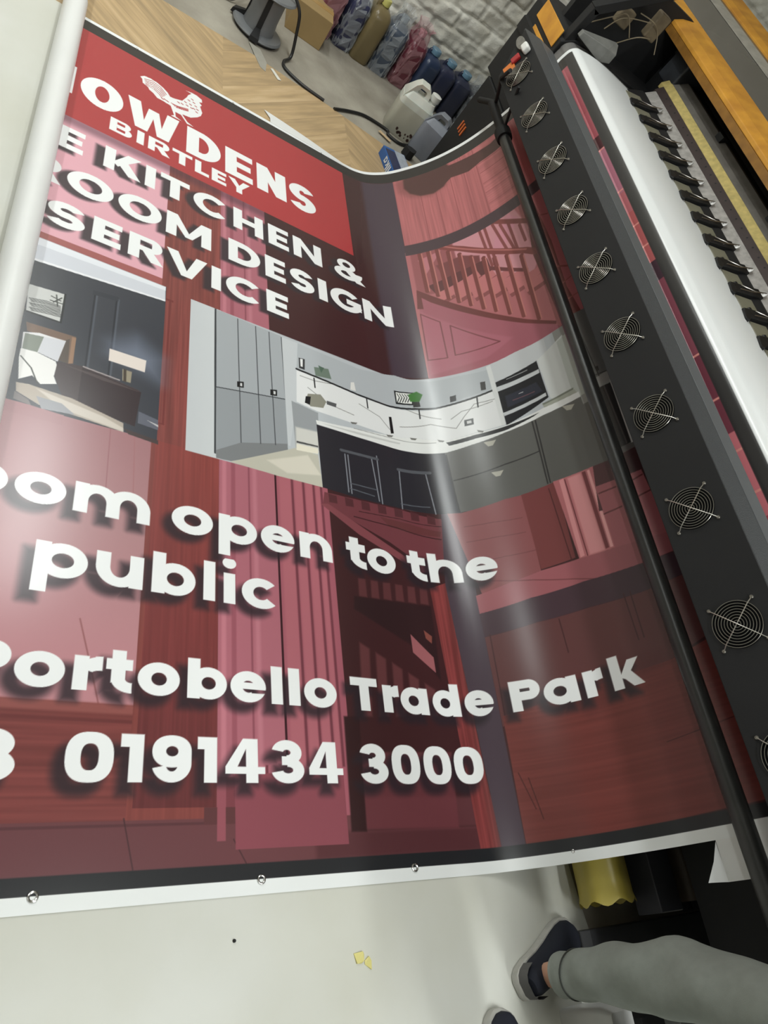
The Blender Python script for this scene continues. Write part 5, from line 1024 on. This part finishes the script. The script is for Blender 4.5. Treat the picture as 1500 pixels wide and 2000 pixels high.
JUGS = [  # x, colour, cap colour, bag, label, scale
    (1.36, (112, 62, 74), (150, 90, 100), M_BAGP, 'dusky pink ink jug in crinkled clear plastic, leftmost of the row by the wall', 1.15),
    (1.505, (58, 60, 86), (110, 150, 180), M_BAG, 'indigo ink jug in clear plastic with pale blue cap, beside the leftmost pink jug', 1.15),
    (1.645, (122, 108, 76), (196, 190, 110), None, 'olive brown ink jug with yellow cap, between two bagged jugs', 1.2),
    (1.795, (74, 84, 100), (130, 140, 150), M_BAG, 'slate grey-blue ink jug wrapped in shiny clear plastic in the middle of the row', 1.15),
    (1.940, (112, 54, 66), (190, 130, 140), M_BAGP, 'maroon ink jug with pink bagged top, beside the slate jug', 1.12),
    (2.075, (54, 66, 92), None, None, 'blue ink jug with pale blue cap, right of the maroon jug', 1.0),
    (2.215, (50, 54, 76), None, None, 'dark blue ink jug with pale blue cap, middle of the three unwrapped blue jugs', .98),
    (2.352, (48, 52, 72), None, None, 'dark blue ink jug with pale blue cap, rightmost of the three unwrapped blue jugs', .96),
    (2.487, (70, 72, 78), (120, 124, 130), M_BAG, 'dark grey ink jug in clear plastic, beside the printer leg', .92)]
for i, (x, c, cc, bg, lab, s) in enumerate(JUGS):
    t = thing('ink_jug', (x, 4.80 + .01 * math.sin(i * 2.1), -.004), lab, 'jug', 'ink jugs standing along the brick wall')
    jug_mesh(JW, JD, JH * s, M_BCAP if cc is None else c_('jug_cap', cc), c_('ink_jug_plastic', c), t, capr=.036 if cc is None else .028)
    if bg: bag(JW, JD, JH * s, t, bg, i + 3)
    t.rotation_euler = (0, 0, .12 * math.sin(i * 1.7))
# ---- two jerrycans nearer the camera
def jerrycan(loc, rot, w, d, h, m, capm, label, level=None, ml=None):
    t = thing('jerrycan', loc, label, 'jerrycan')
    hb = h * .66; R = []
    for z, sx in ((0, .93), (.012, 1), (hb, 1), (hb + .012, .985)): R.append([(x * sx, y * sx, z) for x, y in rrect(w, d, .035)])
    if level:
        MB().loft([[(x * sx, y * sx, z) for x, y in rrect(w, d, .035)] for z, sx in ((0, .93), (.012, 1), (level, 1))]).build('liquid', ml, t, smooth=True, loc=(0, 0, 0))
        R = [[(x * sx, y * sx, z) for x, y in rrect(w, d, .035)] for z, sx in ((level, 1), (hb, 1), (hb + .012, .985))]
    MB().loft(R).build('body', m, t, smooth=True, loc=(0, 0, 0))
    # shoulder with an integral handle: outline with a slot, given the depth of the can
    o_ = [(-w * .48, hb), (-w * .48, hb + .015), (-w * .30, h * .93), (-w * .20, h), (w * .06, h), (w * .17, h * .93), (w * .20, h * .80), (w * .48, hb + .018), (w * .48, hb), (0, hb)]
    i_ = [(-w * .17, h * .83), (-w * .18, h * .85), (-w * .17, h * .88), (-w * .14, h * .92), (w * .02, h * .92), (w * .06, h * .90), (w * .06, h * .86), (w * .05, h * .83), (w * .02, h * .81), (-w * .1, h * .81)]
    dd = d * .34; n = len(o_); mb = MB()
    vs_ = [(x, s * dd * (1.25 if z < hb + .03 else .8), z) for s in (-1, 1) for x, z in o_] + [(x, s * dd * .62, z) for s in (-1, 1) for x, z in i_]
    fs = []
    for k in range(n):
        j = (k + 1) % n
        fs += [(k, j, 2 * n + j, 2 * n + k), (n + k, 3 * n + k, 3 * n + j, n + j), (k, n + k, n + j, j), (2 * n + k, 2 * n + j, 3 * n + j, 3 * n + k)]
    mb.add(vs_, fs); mb.build('handle', m, t, bevel=.006, loc=(0, 0, 0), smooth=True)
    MB().loft([[(x, y, hb + .01) for x, y in rrect(w * .96, d * .96, .03)], [(x * .9 + .004, y * .62, hb + .05) for x, y in rrect(w * .9, d, .03)]]).build('shoulder', m, t, smooth=True, loc=(0, 0, 0))
    MB().lathe([(0, hb + .03), (.026, hb + .03), (.026, hb + .062), (.031, hb + .062), (.031, hb + .095), (.024, hb + .098), (0, hb + .098)], (w * .34, 0, 0), 24).build('cap', capm, t, smooth=True, loc=(0, 0, 0))
    t.rotation_euler = (0, 0, rot); return t
M_JC = mat('milky_white_plastic', (214, 214, 204), .35, noise=.05, nscale=6); M_JC.node_tree.nodes['Principled BSDF'].inputs['Subsurface Weight'].default_value = .15
M_LQ = mat('milky_plastic_over_liquid', (186, 184, 170), .32, noise=.06, nscale=5)
jc = jerrycan((1.868, 4.13, -.004), -.22, .215, .15, .315, M_JC, mat('white_cap', (222, 222, 216), .4, noise=.04), 'milky white jerrycan half full of liquid standing on bare concrete', level=.18, ml=M_LQ)
ds = MB(); r = random.Random(3)
for k in range(14):
    cx, cz, rr_ = .02 + r.uniform(-.05, .05), .02 + abs(r.gauss(0, .016)), r.uniform(.003, .010)
    ds.loft([[(cx + rr_ * math.cos(a) * r.uniform(.7, 1.2), yy, max(.001, cz + rr_ * 1.2 * math.sin(a))) for a in np.linspace(0, 2*PI, 9)[:-1]] for yy in (-.0735, -.0763)])
tag(ds.build('ink_stain', mat('brown_ink_splash', (62, 40, 34), .5, noise=.3), jc, loc=(0, 0, 0)), 'brown ink splash near the base', kind='stuff')
jerrycan((2.03, 4.02, -.004), -.55, .20, .14, .27, mat('blue_grey_translucent_plastic', (134, 138, 148), .35, noise=.08), mat('grey_cap', (150, 150, 152), .4, noise=.04), 'smaller blue-grey jerrycan between the milky jerrycan and the printer leg')
tag(MB().add([(0, 0, 0)], []).v and MB().loft([[(1.90 + .035 * math.cos(a) * (1 + .3 * math.sin(3 * a)), 3.90 + .03 * math.sin(a), z) for a in np.linspace(0, 2*PI, 13)[:-1]] for z in (0, .02, .05)]).build('rag', mat('black_rag', (24, 24, 26), .8, noise=.2), smooth=True), 'crumpled black rag beside the blue-grey jerrycan', 'rag')

# ------------------------------------------------------------------ cable reel
M_REEL = mat('grey_reel_plastic', (112, 114, 116), .42, noise=.12, nscale=7)
cr = thing('cable_reel', (.93, 4.25, -.004), 'grey plastic extension cable reel on the concrete with black plug', 'cable reel')
cx, cy = 0, 0
MB().lathe([(0, .012), (.135, .012), (.142, .020), (.135, .030), (.10, .034), (0, .034)], (0, 0, 0), 40).build('lower_flange', M_REEL, cr, smooth=True, loc=(0, 0, 0))
MB().lathe([(0, .034), (.088, .034), (.080, .10), (.080, .225), (0, .225)], (0, 0, 0), 36).build('drum', M_REEL, cr, smooth=True, loc=(0, 0, 0))
MB().lathe([(0, .225), (.120, .225), (.128, .232), (.120, .240), (.07, .241), (.066, .236), (0, .236)], (0, 0, 0), 40).build('upper_flange', M_REEL, cr, smooth=True, loc=(0, 0, 0))
for a in (-1.75, 2.75): MB().loft([[((rr0) * math.cos(a + s), rr0 * math.sin(a + s), z) for s, rr0 in ((-.16, .083 + e), (.16, .083 + e), (.16, .078), (-.16, .078))] for z, e in ((.225, .0), (.06, .008), (.034, .07), (.012, .075))]).build('strut', M_BLACK, cr, loc=(0, 0, 0))
MB().loft([[(x * s - .01, y * s + .0, z) for x, y in rrect(.10, .045, .018)] for z, s in ((.237, 1), (.262, .95), (.27, .7))]).build('plug', M_DARK, cr, smooth=True, loc=(0, 0, 0))
tag(MB().box(-.02, .01, -.008, .012, .268, .284).build('plug_pins', M_STEEL, cr, loc=(0, 0, 0)), 'bright metal plug pins')
MB().lathe([(0, .0), (.128, .0), (.128, .012), (0, .012)], (0, 0, 0), 32).build('base_ring', M_DARK, cr, smooth=True, loc=(0, 0, 0))
M_CORD = mat('black_rubber_cord', (34, 33, 32), .45, noise=.1)
tag(MB().tube(spline([(.95, 4.25, .262), (1.01, 4.24, .27), (1.075, 4.21, .22), (1.11, 4.20, .12), (1.13, 4.17, .02), (1.09, 4.10, .006), (1.10, 4.03, .006), (1.20, 3.97, .006), (1.33, 3.945, .006)]), .0085, 8).build('power_cord', M_CORD, cr, smooth=True), 'black cord')
tag(MB().tube(spline([(1.395, 3.925, .006), (1.50, 4.0, .006), (1.62, 4.06, .006), (1.77, 4.055, .006), (1.78, 4.01, .006), (1.86, 3.99, .006), (1.97, 4.06, .006), (2.0, 4.12, .006)]), .0085, 8).build('power_cord', M_CORD, cr, smooth=True), 'black cord')
tag(MB().tube(spline([(.45, 4.55, .006), (.60, 4.42, .006), (.72, 4.40, .006), (.80, 4.42, .02), (.86, 4.50, .10), (.88, 4.62, .2)]), .008, 8).build('power_cord', M_CORD, cr, smooth=True), 'black cord')
sliver([(.885, 4.09), (.95, 4.08), (.985, 3.98), (.975, 3.885), (.945, 3.90), (.915, 3.99)], z=.0022).build('paper_tag', mat('translucent_grey_tag', (160, 156, 146), .5, noise=.1)); tag(bpy.data.objects['paper_tag'], 'translucent grey plastic scrap on concrete in front of the cable reel', 'scrap')
tag(sliver([(1.005, 3.945), (1.02, 3.955), (1.065, 3.885), (1.045, 3.875)], z=.004).build('paper_strip', mat('white_paper_strip', (220, 218, 208), .6, noise=.04)), 'thin white paper strip beside the grey scrap', 'scrap')
def carton(x0, x1, y0, y1, h, rot, lab, flap=True):
    t = thing('cardboard_box', ((x0 + x1) / 2, (y0 + y1) / 2, -.004), lab, 'box', None); w, d = (x1 - x0) / 2, (y1 - y0) / 2
    m = mat('brown_cardboard', (158, 132, 88), .75, noise=.12, nscale=6)
    MB().box(-w, w, -d, d, 0, h).build('box_body', m, t, bevel=.003, loc=(0, 0, 0))
    tag(MB().box(-w - .001, w + .001, -.025, .025, h, h + .0012).build('packing_tape', mat('brown_tape', (170, 138, 84), .3, noise=.05), t, loc=(0, 0, 0)), 'strip of shiny brown tape')
    t.rotation_euler = (0, 0, rot)
carton(1.13, 1.36, 4.52, 4.78, .17, -.1, 'brown cardboard box on the concrete between the cable reel and ink jugs')
carton(.62, .86, 4.62, 4.86, .12, .1, 'brown cardboard box behind the cable reel at the top edge')
tag(MB().box(.42, .55, 4.20, 4.28, 0, .04).build('power_strip', M_DARK, bevel=.01), 'dark power strip on the concrete at the top edge left of the reel', 'power strip')
# ------------------------------------------------------------------ blue chocolate-style carton and wood chip on the planks
bxm = thing('snack_box', (1.765, 3.655, 0), 'small blue and white printed carton lying on planks against the banner edge', 'box')
M_BLUE = mat('blue_printed_card', (36, 92, 160), .35, noise=.05); M_LBL = mat('white_print', (228, 230, 232), .4, noise=.02)
Wb, Db, Hb = .15, .215, .055
MB().box(-Wb / 2, Wb / 2, -Db / 2, Db / 2, 0, Hb).build('carton', M_BLUE, bxm, bevel=.002, loc=(0, 0, 0))
tag(MB().box(.0, Wb / 2 - .004, -Db / 2 + .004, Db / 2 - .004, Hb, Hb + .0006).build('label_panel', mat('pale_grey_print', (168, 174, 184), .4, noise=.2, nscale=40), bxm, loc=(0, 0, 0)), 'pale printed panel')
tag(MB().box(-Wb / 2 + .006, -.002, -Db / 2 + .01, Db / 2 - .02, Hb, Hb + .0008).build('picture_panel', mat('dark_blue_print', (46, 52, 84), .4, noise=.3, nscale=60), bxm, loc=(0, 0, 0)), 'dark blue printed panel')
def letters_on_side(word, x, y0, h, z0):
    mb = MB(); y = y0
    for c in word:
        w = {'l': .2, 'i': .22, 'k': .62, 'a': .62}[c] * h; t = .2 * h
        for s, p in glyph(c, w, h * .72, t, h, .2 * h):
            if s and not (c == 'a' and len(p) > 30):
                mb.add([(x, y - a, z0 + b) for a, b in p] , [tuple(range(len(p)))])
            elif s: pass
        if c == 'a': mb.add(*ringmesh(x, y, w * .92, h * .72, t * .85, z0))
        y -= w + .12 * h
    return mb
def ringmesh(x, y, w, h, t, z0, n=28):
    v = []; f = []
    for k in range(n):
        a = 2 * PI * k / n
        v += [(x, y - (w/2 + w/2 * math.cos(a)), z0 + h/2 + h/2 * math.sin(a)), (x, y - (w/2 + (w/2 - t) * math.cos(a)), z0 + h/2 + (h/2 - t) * math.sin(a))]
    for k in range(n): j = (k + 1) % n; f.append((2*k, 2*j, 2*j + 1, 2*k + 1))
    return v, f
lt = letters_on_side('ilka', -Wb / 2 - .0012, .070, .048, .004); lt.v = [(x, -y - .005, Hb - z) for x, y, z in lt.v]
tag(lt.build('lettering', M_LBL, bxm, loc=(0, 0, 0)), 'white lettering on the blue side')
bxm.rotation_euler = (0, 0, .16)
tag(sliver([(1.70, 3.98), (1.72, 4.0), (1.79, 3.95), (1.775, 3.935)], z=.008).build('wood_chip', mat('pale_wood_chip', (206, 178, 140), .7, noise=.2, nscale=60)), 'pale splinter of wood on the concrete by the plank edge', 'scrap')
# scraps on the white sheet
yt = mat('yellow_tape_scrap', (214, 204, 130), .5, noise=.06)
def scrap(pts, lift, lab):
    n = len(pts); c = np.mean(pts, 0); mb = MB()
    top = [(x, y, .0035 + lift * (i % 2)) for i, (x, y) in enumerate(pts)]
    mb.add(top + [(x, y, .0022) for x, y in pts], [tuple(range(n)), tuple(range(2*n - 1, n - 1, -1))] + [(i, n + i, n + (i + 1) % n, (i + 1) % n) for i in range(n)])
    tag(mb.build('tape_scrap', yt), lab, 'scrap', None)
scrap([(1.088, -.038), (1.113, -.036), (1.118, -.043), (1.114, -.056), (1.108, -.061), (1.094, -.060)], .004, 'left piece of torn pale yellow tape on the white sheet')
scrap([(1.118, -.056), (1.130, -.048), (1.138, -.058), (1.134, -.076), (1.118, -.064)], .004, 'right piece of torn pale yellow tape on the white sheet')
tag(MB().loft([[(.776 + r_ * math.cos(a), .02 + r_ * math.sin(a), z) for a in np.linspace(0, 2*PI, 11)[:-1]] for z, r_ in ((.002, .004), (.006, .0035), (.008, .0015))]).build('debris', M_DARK, smooth=True), 'tiny black speck of debris on the white sheet', 'debris')

# ------------------------------------------------------------------ person standing by the near end of the printer
M_SKIN = mat('skin', (196, 150, 126), .5, noise=.06, nscale=30); M_SKIN.node_tree.nodes['Principled BSDF'].inputs['Subsurface Weight'].default_value = .08
M_TR = mat('grey_green_cotton', (138, 143, 137), .85, noise=.08, nscale=40, bump=.15, bscale=900)
M_NAVY = mat('navy_canvas', (20, 24, 38), .8, noise=.15, nscale=60, bump=.2, bscale=900)
M_SOLE = mat('off_white_rubber', (176, 174, 168), .55, noise=.12, nscale=60)
M_HEEL = mat('grey_heel_patch', (88, 86, 86), .7, noise=.1)
M_SHIRT = mat('dark_grey_shirt', (58, 60, 64), .85, noise=.1, nscale=50)
M_HAIR = mat('dark_brown_hair', (48, 36, 28), .6, noise=.3, nscale=90)
AN1, AN2 = Vector((1.668, -.150, 0)), Vector((1.50, -.43, 0))      # ankles on the floor plan
HIPC = Vector((1.60, -.36, .93))
def body():
    V = []; E = []; R = []
    def add(p, r, parent=None):
        V.append(tuple(p)); R.append(r); i = len(V) - 1
        if parent is not None: E.append((parent, i))
        return i
    pel = add(HIPC, .125)
    for A, side, kn in ((AN1, (0.045, .075), Vector((1.668, -.185, .50))), (AN2, (-.045, -.075), Vector((1.53, -.42, .50)))):
        hip = add(HIPC + Vector((side[0], side[1], -.06)), .078, pel)
        k0 = add((HIPC + Vector((side[0] * 1.3, side[1] * 1.3, -.06))) * .5 + kn * .5, .060, hip)
        kk = add(kn, .042, k0); cf = add(kn * .45 + Vector((A.x, A.y, .1)) * .55 + Vector((-.004, -.004, 0)), .038, kk)
        an = add((A.x, A.y, .10), .036, cf); hl = add((A.x - .010, A.y - .006, .055), .030, an)
        d = Vector((.91, .41, 0)).normalized() if A is AN1 else Vector((.35, .94, 0)).normalized()
        b = add((A.x + d.x * .07, A.y + d.y * .07, .046), .022, hl); add((A.x + d.x * .14, A.y + d.y * .14, .040), .014, b)
    wa = add(HIPC + Vector((0, 0, .16)), .115, pel); ch = add(HIPC + Vector((-.01, 0, .36)), .135, wa); ne = add(HIPC + Vector((-.01, 0, .52)), .06, ch)
    nk = add(HIPC + Vector((0, .01, .58)), .052, ne); h0 = add(HIPC + Vector((.0, .015, .66)), .075, nk); h1 = add(HIPC + Vector((-.005, .015, .74)), .092, h0); add(HIPC + Vector((-.01, .012, .82)), .07, h1)
    add(HIPC + Vector((.062, .055, .70)), .011, h1)
    fw = Vector((.93, .37, 0)); rt = Vector((-.37, .93, 0))
    for s in (1, -1):
        sp_ = HIPC + rt * s * .175 + Vector((0, 0, .46)); ep = HIPC + rt * s * .225 + fw * .03 + Vector((0, 0, .20)); wp = ep + fw * .235 - rt * s * .04 + Vector((0, 0, .06))
        sh_ = add(sp_, .058, ch); el_ = add(ep, .040, sh_); wr = add(wp, .026, el_); pa = add(wp + fw * .065, .030, wr)
        for q, (dx, ln) in enumerate(((-.030, .060), (-.010, .076), (.010, .080), (.030, .070))):
            b0 = wp + fw * .105 + rt * s * -dx
            f1 = add(b0, .0095, pa); f2 = add(b0 + fw * ln * .55 + Vector((0, 0, -.006)), .0088, f1); add(b0 + fw * ln + Vector((0, 0, -.022)), .0078, f2)
        t1 = add(wp + fw * .045 - rt * s * .040 + Vector((0, 0, -.004)), .0105, pa); add(wp + fw * .095 - rt * s * .062 + Vector((0, 0, -.012)), .009, t1)
    me = bpy.data.meshes.new('person'); me.from_pydata(V, E, []); o = bpy.data.objects.new('person', me); COL.objects.link(o)
    sk = o.modifiers.new('skin', 'SKIN'); sk.use_smooth_shade = True
    for i, r in enumerate(R): me.skin_vertices[0].data[i].radius = (r, r)
    me.skin_vertices[0].data[0].use_root = True
    sb = o.modifiers.new('sub', 'SUBSURF'); sb.levels = 2; sb.render_levels = 2
    me.materials.append(M_SKIN)
    dg = bpy.context.evaluated_depsgraph_get(); me2 = bpy.data.meshes.new_from_object(o.evaluated_get(dg)); o.modifiers.clear(); o.data = me2; me2.name = 'person'
    if not me2.materials: me2.materials.append(M_SKIN)
    me2.polygons.foreach_set('use_smooth', [True] * len(me2.polygons))
    return o
per = tag(body(), 'person in grey-green trousers and navy shoes standing by the near end of the printer', 'person')
def trouser(path, rad, seed):
    P = spline(path, 16); Rr = np.interp(np.linspace(0, 1, len(P)), np.linspace(0, 1, len(rad)), rad); rings = []; n = 40
    for i, p in enumerate(P):
        k = i / (len(P) - 1); ring = []
        for j in range(n):
            a = 2 * PI * j / n
            wr = .0062 * math.sin(3 * a + 26 * k + seed) * (.12 + .88 * math.exp(-((k - .56) / .15) ** 2)) + .0035 * math.sin(2 * a - 34 * k) * min(1, k * 3) + .006 * math.sin(a * 2 + 9 * k + 1.2 * seed) * k
            r = Rr[i] + wr; ring.append((p[0] + r * math.cos(a), p[1] + r * math.sin(a), p[2]))
        rings.append(ring)
    return rings
tr = MB()
for A, side, kn, sd in ((AN1, (.045, .075), (1.672, -.178, .50), .4), (AN2, (-.045, -.075), (1.53, -.42, .50), 2.1)):
    hip = (HIPC.x + side[0], HIPC.y + side[1], .86)
    rg = trouser([(A.x - .004, A.y - .004, .122), (A.x + .0, A.y - .006, .17), (A.x + .002, A.y - .01, .30), kn, ((kn[0] + hip[0]) / 2, (kn[1] + hip[1]) / 2, .68), hip], [.053, .056, .066, .079, .090, .105], sd)
    tr.loft(rg, caps=False)
    ri = [[(A.x - .004 + (.049) * math.cos(2*PI*j/40), A.y - .004 + .049 * math.sin(2*PI*j/40), z) for j in range(40)] for z in (.126, .17)]
    tr.loft([rg[0], ri[0], ri[1]], caps=False)
pv = [[(HIPC.x + rx * math.cos(2*PI*j/40), HIPC.y + ry * math.sin(2*PI*j/40), z) for j in range(40)] for z, rx, ry in ((.80, .10, .155), (.86, .135, .185), (.95, .135, .18), (1.02, .125, .165))]
tr.loft(pv)
trs = tr.build('trousers', M_TR, per, smooth=True)
M_SEAM = mat('dark_seam_thread', (62, 64, 60), .9, noise=.1)
for A in (AN1, AN2): hm = MB(); hm.torus((A.x - .002, A.y - .005, .172), .0575, .0022, Vector((1, 0, .12)).normalized(), Vector((0, 1, .10)).normalized(), 40, 6); tag(hm.build('turn_up_seam', M_SEAM, trs, smooth=True), 'dark stitched line of the turn-up')
st = MB(); st.loft([[(HIPC.x + dx + rx * math.cos(2*PI*j/40), HIPC.y + ry * math.sin(2*PI*j/40), z) for j in range(40)] for z, rx, ry, dx in ((.93, .14, .19, 0), (1.05, .135, .178, 0), (1.2, .14, .185, -.005), (1.33, .14, .21, -.01), (1.40, .11, .19, -.01), (1.45, .075, .09, -.015))])
for s in (1, -1):
    e_ = HIPC + Vector((-.37, .93, 0)) * s * .225 + Vector((.028, .011, .20)); h_ = HIPC + Vector((-.37, .93, 0)) * s * .15 + Vector((0, 0, .45))
    st.tube([h_, h_ * .5 + e_ * .5 + Vector((-.37, .93, 0)) * s * .012, e_ + Vector((0, 0, .03))], [.078, .066, .058], 20)
st.build('shirt', M_SHIRT, per, smooth=True)
hr = MB(); hc = HIPC + Vector((-.022, .01, .775))
hr.loft([[(hc.x + r * 1.12 * math.cos(a) + .012, hc.y + r * math.sin(a), hc.z + z) for a in np.linspace(0, 2*PI, 29)[:-1]] for r, z in ((.088, .0), (.100, .03), (.096, .065), (.075, .095), (.04, .112), (.005, .117))])
hr.build('hair', M_HAIR, per, smooth=True)
def shoe(heel, ang, L=.262, sc=1.0):
    d = Vector((math.cos(ang), math.sin(ang), 0)); s_ = Vector((-d.y, d.x, 0)); H = Vector((heel[0], heel[1], 0))
    S = [0, .03, .10, .22, .36, .50, .64, .76, .86, .94, .985, 1.0]; Wd = [.012, .026, .035, .039, .038, .041, .047, .050, .048, .038, .022, .008]
    Hh = [.040, .072, .082, .080, .074, .082, .076, .064, .056, .049, .043, .040]
    def ring(z, off, f=None):
        lft = []; rgt = []
        for s, w in zip(S, Wd):
            p = H + d * (s * L + (off if s > .5 else -off)); ww = (w + off) * sc
            lft.append(p + s_ * ww + Vector((0, 0, z))); rgt.append(p - s_ * ww + Vector((0, 0, z)))
        return lft + rgt[::-1]
    so = MB(); so.loft([ring(.0022, .002), ring(.006, .006), ring(.026, .006), ring(.030, .003)])
    up = MB(); rings = []
    for s, w, h in zip(S, Wd, Hh):
        p = H + d * (s * L); r = []
        for k in range(17):
            a = PI * k / 16; e = .75
            r.append(p + s_ * (w * sc * math.copysign(abs(math.cos(a)) ** e, math.cos(a))) + Vector((0, 0, .028 + (h - .028) * math.sin(a) ** .8)))
        rings.append(r)
    up.loft(rings, caps=True, closed=True)
    u = up.build('shoe', M_NAVY, per, smooth=True); so.build('sole', M_SOLE, u, smooth=True)
    hp = MB(); hp.loft([[H + d * (s * L - .0035) + s_ * q * (w + .004) * sc + Vector((0, 0, z)) for s, w, q in ((.16, .038, 1), (.08, .034, 1), (.03, .026, 1), (0, .012, 1), (0, .012, -1), (.03, .026, -1), (.08, .034, -1), (.16, .038, -1))] for z in (.029, .064)], caps=False, closed=False)
    tag(hp.build('heel_patch', M_HEEL, u, smooth=True), 'grey heel patch'); return u
tag(shoe((1.603, -.176), .42, .275, 1.06), 'navy slip-on shoe with off-white sole')
shoe((1.412, -.452), 1.10)
# ------------------------------------------------------------------ things on the sheet behind the leg
wt = thing('plastic_tub', (1.80, -.305, .002), 'white plastic tub with chamfered corner on the floor behind the trouser leg', 'tub')
MB().loft([[(x * s, y * s, z) for x, y in rrect(.105, .13, .012, 4)] for z, s in ((0, .96), (.01, 1), (.14, 1), (.175, .8))]).build('tub_body', mat('white_tub_plastic', (208, 208, 206), .4, noise=.05), wt, smooth=True, loc=(0, 0, 0))
MB().lathe([(0, .175), (.03, .175), (.03, .2), (0, .2)], (0, -.02, 0), 20).build('lid', M_GREYP, wt, smooth=True, loc=(0, 0, 0))
tag(MB().box(1.955, 2.06, -.42, -.29, .002, .11).build('power_adaptor', M_BLACK, bevel=.006), 'black box on the floor right of the white plastic tub', 'box')
cn = thing('paint_tin', (2.20, -.37, .002), 'round grey tin with a brass knob on its lid, right of the black box', 'tin')
MB().lathe([(0, 0), (.085, 0), (.088, .006), (.088, .10), (.083, .108), (.05, .118), (0, .12)], (0, 0, 0), 36).build('tin_body', mat('grey_enamel_tin', (136, 138, 134), .35, noise=.15), cn, smooth=True, loc=(0, 0, 0))
MB().lathe([(0, .12), (.012, .12), (.014, .126), (.009, .134), (.013, .14), (.006, .146), (0, .147)], (0, .01, 0), 20).build('lid_knob', mat('brass_knob', (190, 160, 92), .3, metal=1, noise=.1), cn, smooth=True, loc=(0, 0, 0))
